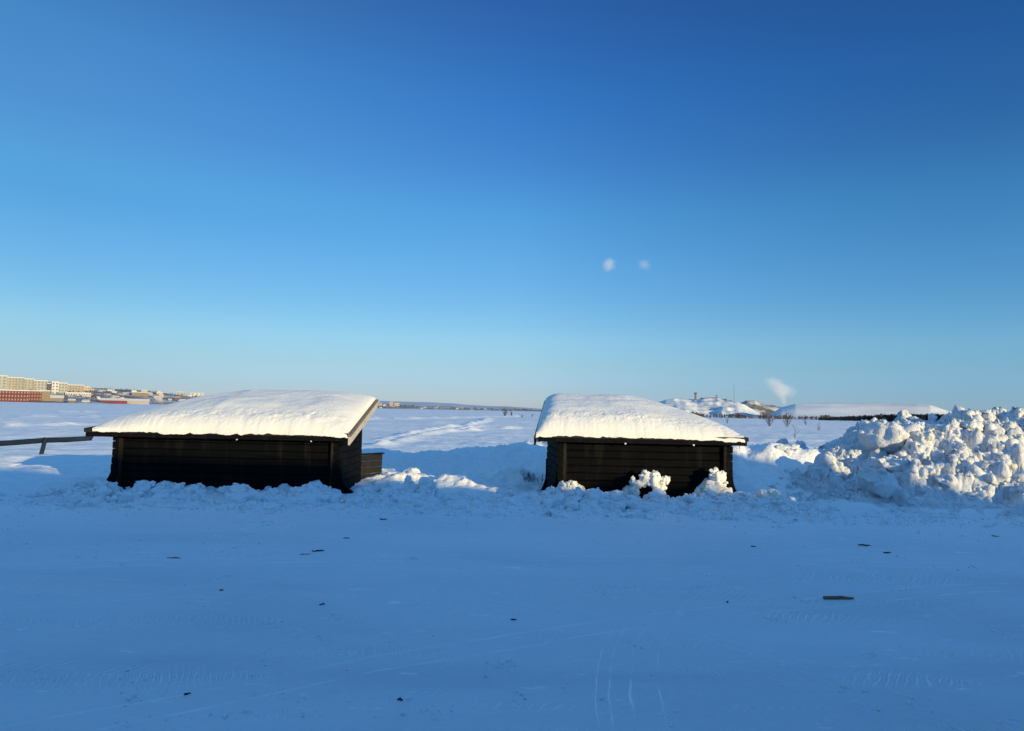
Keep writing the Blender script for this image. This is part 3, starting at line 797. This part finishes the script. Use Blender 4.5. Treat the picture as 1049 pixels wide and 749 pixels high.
# ------------------------------------------------------------------ debris on the lot
def debris(name, px, py, L, wd, rot, label, cat, m, seed):
    c = atz(px, py, 0); rr = random.Random(seed); q_ = .25 if name == 'wood_stick' else 1.6
    if name != 'wood_stick': L *= .68; wd *= .6
    mb = MB(); d = Vector((math.cos(rot), math.sin(rot), 0)); n = Vector((-d.y, d.x, 0)); z = Hs(c.x, c.y)
    pts = [d * (L * (i / 5 - .5)) + n * rr.uniform(-.5, .5) * wd * q_ + Vector((0, 0, z + wd * .30 + rr.uniform(-.1, .35) * wd * q_)) for i in range(6)]
    mb.tube(pts, [wd * f * rr.uniform(.8, 1.15) for f in (.35, .55, .5, .5, .42, .2)], 7)
    o = mb.build(name, m); o.location = (c.x, c.y, 0); tag(o, label, cat, 'scraps of wood and bark on the packed snow'); return o
debris('wood_stick', 859, 614, .27, .035, .03, 'brown split stick lying on the packed snow', 'stick', M_stick, 1)
debris('bark_scrap', 326, 565, .20, .025, .5, 'dark curled bark scrap in front of the left shelter', 'bark', M_bark, 2)
debris('bark_scrap', 313, 568.5, .16, .012, .3, 'thin dark twig beside the curled bark scrap', 'bark', M_bark, 3)
debris('bark_scrap', 178, 572, .22, .016, .0, 'flat dark bark sliver on the left of the parking area', 'bark', M_bark, 4)
debris('bark_scrap', 886, 559, .26, .03, .1, 'long dark bark scrap below the snow pile', 'bark', M_bark, 5)
debris('bark_scrap', 909, 566, .13, .026, -.1, 'short dark bark scrap right of the longer one', 'bark', M_bark, 6)
debris('bark_scrap', 355, 551, .12, .02, .1, 'small bark scrap near the ridge of the left shelter', 'bark', M_bark, 7)
debris('bark_scrap', 393, 533, .16, .03, .2, 'dark bark scrap by the snow ridge in the gap', 'bark', M_bark, 8)
debris('bark_scrap', 192, 709, .05, .016, .6, 'tiny bark scrap nearest the camera on the left', 'bark', M_bark, 9)
debris('bark_scrap', 410, 718, .05, .02, -.3, 'tiny round bark crumb near the lower middle', 'bark', M_bark, 10)
debris('bark_scrap', 526, 636, .06, .018, .2, 'tiny bark crumb in the middle of the parking area', 'bark', M_bark, 11)
debris('bark_scrap', 745, 617, .06, .018, .9, 'tiny bark crumb left of the brown stick', 'bark', M_bark, 12)
debris('bark_scrap', 1020, 550, .18, .02, .05, 'thin bark sliver at the far right foot of the snow pile', 'bark', M_bark, 13)
debris('bark_scrap', 227, 605, .05, .018, .4, 'tiny bark crumb in front of the left shelter', 'bark', M_bark, 14)
debris('bark_scrap', 330, 620, .06, .02, .4, 'small bark crumb below the curled scrap', 'bark', M_bark, 15)
debris('bark_scrap', 81, 515, .14, .02, -.5, 'dark twig at the left end of the left snow ridge', 'bark', M_bark, 16)
debris('bark_scrap', 772, 560, .10, .02, 0, 'small bark scrap between the right shelter and the stick', 'bark', M_bark, 17)
debris('bark_scrap', 815, 533, .14, .015, 0, 'thin bark sliver close to the foot of the snow pile', 'bark', M_bark, 18)

# dirty brush sticking out of the bank left of the right shelter
def bush(name, base, height, width, n, label, cat, m, group=None, seed=0, rad=.012, levels=2, trunk=True):
    rr = random.Random(seed); mb = MB()
    def grow(p, d, L, r, lev):
        pts = [p]; q = p.copy(); dd = d.copy()
        for k in range(4):
            dd = (dd + Vector((rr.uniform(-.22, .22), rr.uniform(-.22, .22), rr.uniform(-.05, .18)))).normalized()
            q = q + dd * L / 4; pts.append(q.copy())
        mb.tube(pts, [r, r * .85, r * .7, r * .55, r * .35], 4 if lev else 5, False)
        if lev < levels:
            for k in range(rr.randint(5, 8)):
                i = rr.randint(1, 4); e = Vector((rr.uniform(-1, 1), rr.uniform(-1, 1), rr.uniform(.1, .9))).normalized()
                grow(pts[i], (dd * .5 + e).normalized(), L * rr.uniform(.35, .6), r * .5, lev + 1)
    for i in range(n):
        a = rr.uniform(0, 6.28); sp = rr.uniform(0, 1)
        d = Vector((math.cos(a) * sp * width / height, math.sin(a) * sp * width / height, 1)).normalized()
        grow(Vector((math.cos(a) * .15 * width * sp, math.sin(a) * .15 * width * sp, -.1)), d, height * rr.uniform(.6, .95), rad, 0)
    o = mb.build(name, m); o.location = base; tag(o, label, cat, group); return o
M_twig = flat_mat('bare_twigs', (.06, .042, .035), .9, .3, 10)
M_twigfar = flat_mat('bare_birch_scrub', (.10, .085, .085), .9, .3, 1)
p = at(548, 474, 14.6)
bush('bare_shrub', (p.x - .05, p.y + .2, .0), .38, .5, 9, 'bare brown shrub buried in the bank left of the right shelter', 'shrub', M_twig, None, 3, .007)
p = at(458, 489, 15.4); bush('bare_shrub', (p.x, p.y, Hs(p.x, p.y)), .16, .08, 3, 'tiny bare twig tuft in the gap between the shelters', 'shrub', M_twig, None, 4, .006, 1)

# bushes on the lake shore, birches
def shore(px, pyb, h_px, w_px, n, label, seed, levels=2, name='bare_bush', cat='bush', m=M_twigfar, z=LAKE):
    p = atz(px, pyb, z); k = p.y / F
    bush(name, (p.x, p.y, z), h_px * k, w_px * k * .5, n, label, cat, m, 'bare bushes on the far snow field', seed, .18 * k + .004, levels)
shore(788, 437, 13, 14, 8, 'wide bare bush out on the snow field behind the right shelter', 31)
shore(806, 438, 15, 12, 6, 'tall bare birch bush right of the wide bush', 32)
shore(745, 434, 6, 3, 3, 'small bare sapling just right of the shelter roof slope', 33, 1)
shore(815, 450, 14, 11, 2, 'thin leaning sapling above the blue snow bank', 34, 1)
shore(839, 441, 8, 3, 2, 'slender sapling near the snow pile', 35, 1)
shore(826, 436, 6, 5, 4, 'small bush left of the dark wood', 36, 1)
shore(882, 443, 10, 14, 6, 'low twiggy bush left of the snow pile top', 37, 1)
shore(517, 427, 9, 7, 10, 'dense bare bush at the far lake edge left of the right shelter', 38, 1)
shore(524, 426.5, 6, 4, 5, 'lower bush right of the dense one at the far lake edge', 39, 1)
shore(535, 428, 4, 3, 3, 'tiny far bush close to the right shelter roof', 40, 1)
shore(545, 427.5, 4, 3, 3, 'tiny far bush touching the right shelter roof edge', 41, 1)

# ------------------------------------------------------------------ distance: hill with the town
def hill_mat(name, snow, wood, scale, lo, hi, stretch=(1, 1, 1)):
    m, t, p = mat(name)
    n = noise_n(t, scale, 8, .68, mapping(t, stretch), .3)
    c = cramp(t, n.outputs[0], [(lo, wood), (hi, snow)])
    n2 = noise_n(t, scale * 6, 6, .7, mapping(t, stretch))
    c = mixc(t, cramp(t, n2.outputs[0], [(.45, (0, 0, 0)), (.62, (.6, .6, .6))]), c, tuple((a + b) / 2 for a, b in zip(snow, wood)))
    t.links.new(c, p.inputs['Base Color']); p.inputs['Roughness'].default_value = .9; p.inputs['Specular IOR Level'].default_value = .1
    t.links.new(bump(t, n.outputs[0], 3.0), p.inputs['Normal'])
    return m
M_hill = hill_mat('wooded_snow_hill', (.72, .70, .68), (.16, .135, .12), .012, .46, .58)
M_hillfar = hill_mat('distant_wooded_shore', (.42, .44, .50), (.16, .18, .22), .006, .42, .62)
M_haze = flat_mat('hazy_far_ridge', (.42, .50, .60), 1, .05, .001)  # distance haze painted into the pale bluish base colour
RIDGE = [(-300, 372), (-100, 382), (0, 388), (40, 390), (60, 394), (90, 397), (130, 399), (165, 402), (200, 406), (240, 410), (300, 412), (385, 414.0), (440, 417), (500, 419.2), (545, 420.6), (600, 421.9)]
SHY = [(-300, 800), (0, 950), (100, 1050), (240, 1500), (385, 2400), (500, 3400), (600, 4200)]
def left_hill(px, t):
    """point on the hillside: px = photo column, t 0..1 shore to ridge"""
    y0 = ip(px, SHY); Y = y0 * (1 + .55 * t)
    zt = np.array([at(a, b, 1.55 * c).z for a, b, c in zip(np.atleast_1d(px), np.atleast_1d(ip(px, RIDGE)), np.atleast_1d(y0))])
    h = LAKE + (zt - LAKE) * (ss(0, 1, t) * .5 + t * .5)
    d = np.array([(at(a, 420, 1.0).x) for a in np.atleast_1d(px)])
    return d * Y, Y, h
pxs = np.linspace(-300, 600, 220); ts = np.linspace(0, 1, 34)
X = np.zeros((len(ts) + 1, len(pxs))); Y = X.copy(); Z = X.copy()
for i, t in enumerate(ts):
    x, y, z = left_hill(pxs, t); X[i], Y[i] = x, y
    Z[i] = z + (3 if 0 < i else 0) * (y / 1200) * .5 * fbm(x * .006, y * .006, o=4, s=7) * min(1, t * 4)
Z[0] = LAKE - 1
X[-1], Y[-1], Z[-1] = X[-2] * 1.1, Y[-2] * 1.1, LAKE - 5
tag(grid_obj('town_hill', X, Y, Z, M_hill), kind='structure')
# faint far ridge across the lake
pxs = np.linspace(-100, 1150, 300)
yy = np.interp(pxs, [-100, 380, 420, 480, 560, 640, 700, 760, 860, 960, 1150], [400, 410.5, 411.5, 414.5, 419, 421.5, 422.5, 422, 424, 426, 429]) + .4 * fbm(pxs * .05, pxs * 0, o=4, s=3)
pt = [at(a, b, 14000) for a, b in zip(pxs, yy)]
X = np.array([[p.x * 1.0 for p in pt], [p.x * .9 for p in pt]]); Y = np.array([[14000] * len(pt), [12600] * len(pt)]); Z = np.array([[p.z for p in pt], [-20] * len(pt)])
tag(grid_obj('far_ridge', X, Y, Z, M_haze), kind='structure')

def place(px, py):
    """find the hillside point seen at pixel (px,py)"""
    best = None
    for k in range(81):
        t = k / 80; x, y, z = left_hill(np.array([px]), t); p = Vector((float(x[0]), float(y[0]), float(z[0])))
        e = abs(proj(p)[1] - py)
        if best is None or e < best[0]: best = (e, p)
    return best[1]
COLS = {'cream': (.36, .37, .38), 'yellow': (.36, .35, .32), 'white': (.55, .56, .58), 'ochre': (.25, .20, .17), 'red': (.17, .05, .055), 'brick red': (.15, .036, .042),  # wall colours muted towards grey, distance haze put into the paint
        'orange': (.36, .30, .27), 'grey': (.32, .33, .36), 'pale pink': (.58, .38, .30), 'brown': (.22, .14, .10), 'dark grey': (.10, .11, .14), 'pale green': (.31, .33, .32)}
MW = {k: flat_mat(k.replace(' ', '_') + '_render', v, .85, .12, .3) for k, v in COLS.items()}
M_win = flat_mat('window_glass', (.17, .15, .15), .4, .3, .5)
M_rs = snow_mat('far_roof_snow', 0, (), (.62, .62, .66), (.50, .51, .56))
M_metal = flat_mat('painted_steel', (.22, .20, .20), .6)
def building(name, label, cat, group, px0, px1, pyt, pyb, colr, storeys=0, bays=0, Yv=None, roof='flat', depth=None, rot=0):
    pc = (px0 + px1) / 2
    b = place(pc, pyb) if Yv is None else at(pc, pyb, Yv)
    k = b.y / F; W = (px1 - px0) * k; Hh = (pyb - pyt) * k; D = depth or max(9, min(14, W * .6))
    az = math.atan2(b.x, b.y)
    root = empty(name, (b.x, b.y, b.z), -az + rot); tag(root, label, cat, group)
    rh = min(Hh * .22, 1.4) if roof == 'flat' else min(Hh * .45, W * .3, 5)
    hw = Hh - rh
    m_ = MB(); m_.box(-W/2, W/2, 0, D, -4, hw); m_.build('wall', MW[colr], root)
    m_ = MB()
    if roof == 'flat': m_.box(-W/2 - .4, W/2 + .4, -.4, D + .4, hw + .003, hw + rh)
    else:
        a = .6; m_.add([(-W/2-a, -a, hw-.1), (W/2+a, -a, hw-.1), (W/2+a, D+a, hw-.1), (-W/2-a, D+a, hw-.1), (-W/2-a, D/2, hw+rh), (W/2+a, D/2, hw+rh)], [(0,1,5,4), (2,3,4,5), (1,2,5), (3,0,4), (3,2,1,0)])
    m_.build('roof', M_rs, root)
    for s_ in range(storeys):
        for c in range(bays):
            x = -W/2 + W * (c + .5) / bays; z = hw * (s_ + .55) / storeys; ww = W / bays * .26; wh = hw / storeys * .27
            m_ = MB(); m_.box(x - ww, x + ww, -.15, .05, z - wh, z + wh); m_.build('window', M_win, root)
    return root
G1 = 'apartment blocks on the far left hill'
for i, (a, b, t, bb, c, st, by, lab) in enumerate([
    (-14, 3, 384.5, 401, 'cream', 5, 4, 'cream apartment block cut by the left edge of the picture'),
    (4, 12.5, 386, 400, 'yellow', 5, 3, 'yellowish apartment block second from the left edge above the red hall'),
    (14, 22, 386.5, 400, 'pale green', 5, 3, 'pale greenish apartment block above the middle of the red hall'),
    (24, 32.5, 388, 401, 'yellow', 5, 3, 'yellow apartment block above the right half of the red hall'),
    (34, 46, 389.5, 401.5, 'cream', 4, 4, 'broad cream apartment block above the right end of the red hall'),
    (47.2, 51.5, 392.5, 403, 'dark grey', 0, 0, 'narrow dark grey block between two pale apartment blocks'),
    (52, 58, 391, 404, 'white', 4, 2, 'narrow white apartment block just right of the dark grey block'),
    (59, 67, 392, 404.5, 'cream', 4, 3, 'cream apartment block left of the orange row'),
    (68, 83, 394, 402, 'orange', 3, 6, 'long orange apartment row on the hill'),
    (84, 90, 396, 401.5, 'pale pink', 2, 3, 'short pale pink block at the right end of the orange row')]):
    building('apartment_block', lab, 'apartment block', G1, a, b, t, bb, c, st, by)
building('red_hall', 'long dark red hall with rows of windows on the far left shore', 'hall', None, -22, 23.5, 399, 411, 'brick red', 3, 18, None, 'flat', 25)
building('red_hall', 'red hall with snowy roof adjoining the long hall on its right', 'hall', None, 24, 40, 400, 411, 'red', 3, 7, None, 'flat', 22)
building('brick_building', 'brown brick building at the right end of the red halls', 'building', None, 41, 49.5, 400, 411, 'ochre', 3, 4)
building('brick_building', 'low ochre building with pitched snowy roof right of the brown one', 'building', None, 50, 63, 405, 411.3, 'ochre', 2, 5, None, 'gable')
building('red_shed', 'long low red shed with snow roof on the far shore', 'shed', None, 104, 128, 408, 413.2, 'red', 0, 0, None, 'gable')
building('orange_hall', 'long low orange hall right of the red shed', 'hall', None, 129, 151, 409.5, 415, 'orange', 0, 0, None, 'gable')
building('brown_shed', 'small brown shed near the far shore left of the red shed', 'shed', None, 70, 76, 408.5, 412.5, 'brown', 0, 0, None, 'gable')
building('dark_tower', 'dark grey tower block right of the pink block', 'tower', None, 92, 95, 399, 405, 'dark grey')
building('school_building', 'long white building on the slope below the orange row', 'building', None, 68, 90, 402, 406, 'white', 1, 10)
building('ochre_block', 'ochre block in the middle of the hill above the orange hall', 'building', None, 135, 150, 401.5, 406.5, 'ochre', 2, 7)
rr = random.Random(5)
wallc = ['cream', 'ochre', 'red', 'white', 'white', 'brown', 'pale pink', 'grey', 'orange', 'cream']
def scatter(n, px0, px1, lo, hi, sw, sh, where):
    for i in range(n):
        px = rr.uniform(px0, px1); top = float(ip(px, RIDGE)); bot = float(proj([float(v[0]) for v in left_hill(np.array([px]), 0)])[1])
        py = bot + (top - bot) * rr.uniform(lo, hi); ww = rr.uniform(*sw); hh = rr.uniform(*sh); c = rr.choice(wallc)
        building('house', 'small %s house with snowy roof %s' % (c, where), 'house', 'houses scattered ' + where, px - ww/2, px + ww/2, py - hh, py, c, 0, 0, None, rr.choice(['gable', 'gable', 'flat']), None, rr.uniform(-.5, .5))
scatter(62, 66, 205, .05, .95, (2.5, 6), (1.6, 2.8), 'on the far left hillside')
scatter(10, 200, 240, .3, 1.0, (3, 8), (1.8, 3.2), 'on the far hill just above the left shelter roof')
scatter(24, 386, 500, .05, .9, (1.6, 3.5), (.9, 1.6), 'on the far shore between the shelters')
for a, b, t, bb, lab in ((386, 389, 411.5, 415.5, 'pale tower block beside the left shelter roof edge'), (399, 402.5, 411.8, 416, 'pale pink tower block on the far shore between the shelters'), (404, 409, 413, 416.5, 'broad pale block right of the far pink tower block'),
                         (181, 189, 401.5, 405, 'broad cream block on the hill crest above the left shelter'), (195, 207, 402.5, 406.5, 'long white block on the hill crest farther right'), (219, 226, 403.8, 407.5, 'cream block on the crest closest above the left shelter roof')):
    building('tower_block', lab, 'apartment block', None, a, b, t, bb, 'pale pink' if 'pink' in lab else ('white' if 'white' in lab else 'cream'), 3, 3)
# wooded patches on the hill: bare birch wood
M_wood = flat_mat('bare_birch_wood', (.12, .095, .085), .95, .3, .05)
M_spruce = flat_mat('dark_spruce_wood', (.020, .024, .028), .95, .3, .05)
def wood(name, pts, label, m, hgt, n_tri=26, sp=.35):
    V = []; Fc = []
    for p, hh in pts:
        for k in range(n_tri):
            z = rng.random() ** .8; rad = hh * sp * (1 - .75 * z) * rng.random() ** .5; a = rng.uniform(0, 6.28)
            c = np.array([p[0] + rad * math.cos(a), p[1] + rad * math.sin(a), p[2] + hh * (.05 + .92 * z)])
            s_ = hh * .10 * rng.uniform(.5, 1.3); q = rng.normal(size=(3, 3)) * s_; q[:, 2] *= 1.3
            i = len(V); V += [tuple(c + v) for v in q]; Fc.append((i, i+1, i+2))
    o = mesh_obj(name, V, Fc, m); tag(o, label, 'wood', None, 'stuff'); return o
pts = []
for i in range(2600):
    px = rng.uniform(-5, 545); t = rng.uniform(.02, 1.0); x, y, z = left_hill(np.array([px]), t)
    if fbm(np.array([px * .09 + 40]), np.array([t * 5.0]), o=3, s=77)[0] < (.05 if t < .9 else -.35): continue
    k = float(y[0]) / F; pts.append(((float(x[0]), float(y[0]), float(z[0])), k * rng.uniform(.9, 1.9)))
for i in range(420):
    px = rng.uniform(-5, 130); b_ = place(px, rng.uniform(*((401, 406) if px < 66 else (402, 411)))); k = b_.y / F
    pts.append(((b_.x, b_.y - 12, b_.z), k * rng.uniform(1.0, 2.6)))
wood('birch_wood', pts, 'bare birch wood scattered between the houses of the far town', M_wood, 1)
# right: scrub line and dark wood before the plateau
pts = []
for i in range(520):
    px = rng.uniform(690, 855); Y = rng.uniform(560, 640); b = atz(px, 431, LAKE); p = at(px, 420, Y); k = Y / F
    dens = .5 + .5 * math.sin(px * .21) * math.sin(px * .067 + 1)
    if rng.random() > .35 + .65 * dens: continue
    pts.append(((p.x, Y, LAKE), k * rng.uniform(2.2, 4.6) * (.7 + .5 * dens)))
wood('scrub_line', pts, 'line of dark scrub trees along the shore behind the right shelter', M_wood, 1, 34, .3)
pts = []
for i in range(900):
    px = rng.uniform(838, 1049) ; Y = rng.uniform(520, 640); p = at(px, 420, Y); k = Y / F
    hpx = np.interp(px, [838, 860, 900, 925, 1049], [2.0, 3.6, 5.8, 7.2, 8])
    pts.append(((p.x, Y, LAKE), k * rng.uniform(.75, 1.1) * hpx))
wood('dark_wood', pts, 'dense dark wood at the foot of the flat-topped hill', M_spruce, 1, 40, .35)

# ------------------------------------------------------------------ mine hill, plateau
def ridge_hill(name, prof, Yb, Yt, m, seed, terr=0, rough=.02, kind='structure', nb=40, basey=None):
    pxs = np.linspace(prof[0][0], prof[-1][0], 260); ts = np.linspace(0, 1, nb)
    yy = ip(pxs, prof); X = np.zeros((nb + 1, len(pxs))); Y = X.copy(); Z = X.copy()
    top = np.array([at(a, b, Yt).z for a, b in zip(pxs, yy)]); dx = np.array([at(a, 424, 1).x for a in pxs])
    for i, t in enumerate(ts):
        y = Yb + (Yt - Yb) * t
        q = t
        if terr: f = t * terr + .35 * fbm(pxs * .04, pxs * 0 + t * 2, o=3, s=seed); q = (np.floor(f) + ss(.25, .8, f - np.floor(f))) / terr; q = np.clip(q, 0, 1)
        else: q = ss(0, .8, np.full_like(pxs, t)) 
        Z[i] = LAKE + (top - LAKE) * q * (1 + rough * fbm(dx * y * .01, pxs * 0 + t * 9, o=4, s=seed)) ; X[i] = dx * y; Y[i] = y
    Z[0] = LAKE - 2; Z[nb - 1] = top
    X[-1] = X[-2] * 1.2; Y[-1] = Yt * 1.2; Z[-1] = LAKE - 5
    o = grid_obj(name, X, Y, Z, m); tag(o, kind=kind); return o
M_mine = hill_mat('terraced_waste_rock_hill', (.90, .87, .82), (.30, .31, .36), .010, .34, .46, (.5, 1, 2.5))
M_plateau = hill_mat('snowy_plateau', (.90, .87, .82), (.62, .62, .64), .005, .34, .55, (.4, .5, 4))
ridge_hill('mine_hill', [(640, 424), (662, 418), (672, 413), (682, 409.5), (692, 408), (706, 409), (714, 410), (722, 408.5), (735, 407.5), (742, 410), (756, 412.5), (763, 415), (772, 420), (782, 425.5)], 1900, 2500, M_mine, 3, 4, .04)
ridge_hill('rocky_ridge', [(745, 426), (757, 414), (765, 411.5), (774, 411.5), (784, 415), (796, 417), (810, 419), (835, 426)], 2600, 3000, M_hill, 8, 0, .10)
ridge_hill('flat_hill', [(785, 427), (800, 418), (815, 414.6), (850, 413.6), (900, 413.8), (940, 414.4), (953, 415.5), (970, 421), (1000, 428)], 1500, 1900, M_plateau, 12, 0, .03)
# head frame, mast, plant buildings
def on(px, py, Y): return at(px, py, Y)
b = on(712.5, 411, 2450); k = 2450 / F
r = empty('mine_tower', tuple(b)); tag(r, 'tall dark tower standing on the snowy mine hill', 'tower')
m_ = MB(); m_.hexa([(-3.4, -3.4, -4), (3.4, -3.4, -4), (3.4, 3.4, -4), (-3.4, 3.4, -4), (-2.6, -2.6, 24), (2.6, -2.6, 24), (2.6, 2.6, 24), (-2.6, 2.6, 24)]); m_.build('shaft', MW['brown'], r)
m_ = MB(); m_.box(-3.6, 3.6, -3.6, 3.6, 24.1, 31); m_.build('tower_head', MW['dark grey'], r)
b = on(752, 412, 2450)
r = empty('radio_mast', tuple(b)); tag(r, 'thin tall radio mast on the right shoulder of the mine hill', 'mast')
m_ = MB(); m_.tube([(0, 0, -3), (0, 0, 35), (0, 0, 68)], [.75, .6, .4], 5); m_.build('pole', M_metal, r)
m_ = MB(); [m_.box(-1.3, 1.3, -1.3, 1.3, z, z + 1) for z in (18, 36, 54)]; m_.build('platform', M_metal, r)
for i, (px, py, wd, h, lab) in enumerate(((719, 409, 3, 2, 'small dark plant building right of the mine tower'), (728, 408.3, 5, 2, 'low grey plant building on the mine hill top'), (734, 408, 1.6, 4, 'slim grey silo on the mine hill top'), (742, 410.4, 5, 1.8, 'pale plant building on the upper terrace'), (748, 412, 3, 1.8, 'small plant building left of the mast'), (771, 413, 4, 3, 'grey building on the rocky ridge'))):
    building('plant_building', lab, 'industrial building', 'industrial buildings on the mine hill', px - wd/2, px + wd/2, py - h, py + .6, ['dark grey', 'grey', 'grey', 'cream', 'brown', 'grey'][i], 0, 0, 2440 if px < 760 else 2950)

# ------------------------------------------------------------------ steam and cloud puffs (real volumes)
def vol_mat(name, dens, thr, scale, colr=(.97, .97, .97), glow=0.0):
    m = bpy.data.materials.new(name); m.use_nodes = True; t = m.node_tree; t.nodes.clear()
    out = N(t, 'ShaderNodeOutputMaterial'); pv = N(t, 'ShaderNodeVolumePrincipled')
    tcn = N(t, 'ShaderNodeTexCoord'); mp = N(t, 'ShaderNodeMapping'); mp.inputs['Scale'].default_value = (scale,) * 3
    t.links.new(tcn.outputs['Object'], mp.inputs[0])
    n = noise_n(t, 1, 8, .68, mp.outputs[0], 1.2)
    ln = N(t, 'ShaderNodeVectorMath', operation='LENGTH'); t.links.new(tcn.outputs['Object'], ln.inputs[0])
    fall = mathn(t, 'SUBTRACT', 1, ln.outputs['Value'], clamp=True)
    d = mathn(t, 'SUBTRACT', mathn(t, 'ADD', n.outputs[0], mathn(t, 'MULTIPLY', fall, .55)), thr, clamp=True)
    d = mathn(t, 'MULTIPLY', d, dens)
    t.links.new(d, pv.inputs['Density']); pv.inputs['Color'].default_value = (*colr, 1); pv.inputs['Anisotropy'].default_value = 0.0
    pv.inputs['Emission Strength'].default_value = 0
    t.links.new(pv.outputs[0], out.inputs['Volume'])
    return m
def puff(name, px, py, Y, rx, rz, m, parent=None, tilt=0):
    p = at(px, py, Y); k = Y / F
    V, Fc = ico(3)
    o = mesh_obj(name, V, Fc, m, None, True)
    o.scale = (rx * k, rx * k, rz * k); o.rotation_euler = (0, tilt, 0)
    if parent: o.parent = parent; o.location = p - Vector(parent.location)
    else: o.location = p
    return o
MS = vol_mat('steam_volume', .12, .68, 2.6)
MS2 = vol_mat('thin_steam_volume', .05, .66, 2.6)
p = at(802, 417, 2300)
r = empty('steam_plume', tuple(p)); tag(r, 'white steam plume rising behind the flat-topped hill', 'steam')
for px, py, rx, rz, m, tl in ((803, 411, 5, 8, MS, -.25), (801, 402, 11, 12, MS, -.3), (794, 395, 12, 11, MS2, -.5), (808, 401, 12, 11, MS2, .4), (790, 391, 12, 8, MS2, 0), (798, 398, 13, 12, MS, 0)):
    puff('steam_puff', px, py, 2300, rx, rz, m, r, tl)
MC = vol_mat('cloud_volume', .07, .60, 1.8)
MC2 = vol_mat('thin_cloud_volume', .025, .60, 1.9)
tag(puff('cloud', 623.5, 271, 3000, 9, 9.5, MC), 'small bright cloud puff, left of the two', 'cloud')
tag(puff('cloud', 660, 271, 3000, 9.5, 8, MC2, None, .6), 'faint thin cloud puff, right of the two', 'cloud')
sc.cycles.volume_bounces = 3; sc.cycles.max_bounces = 8; sc.cycles.volume_step_rate = 1
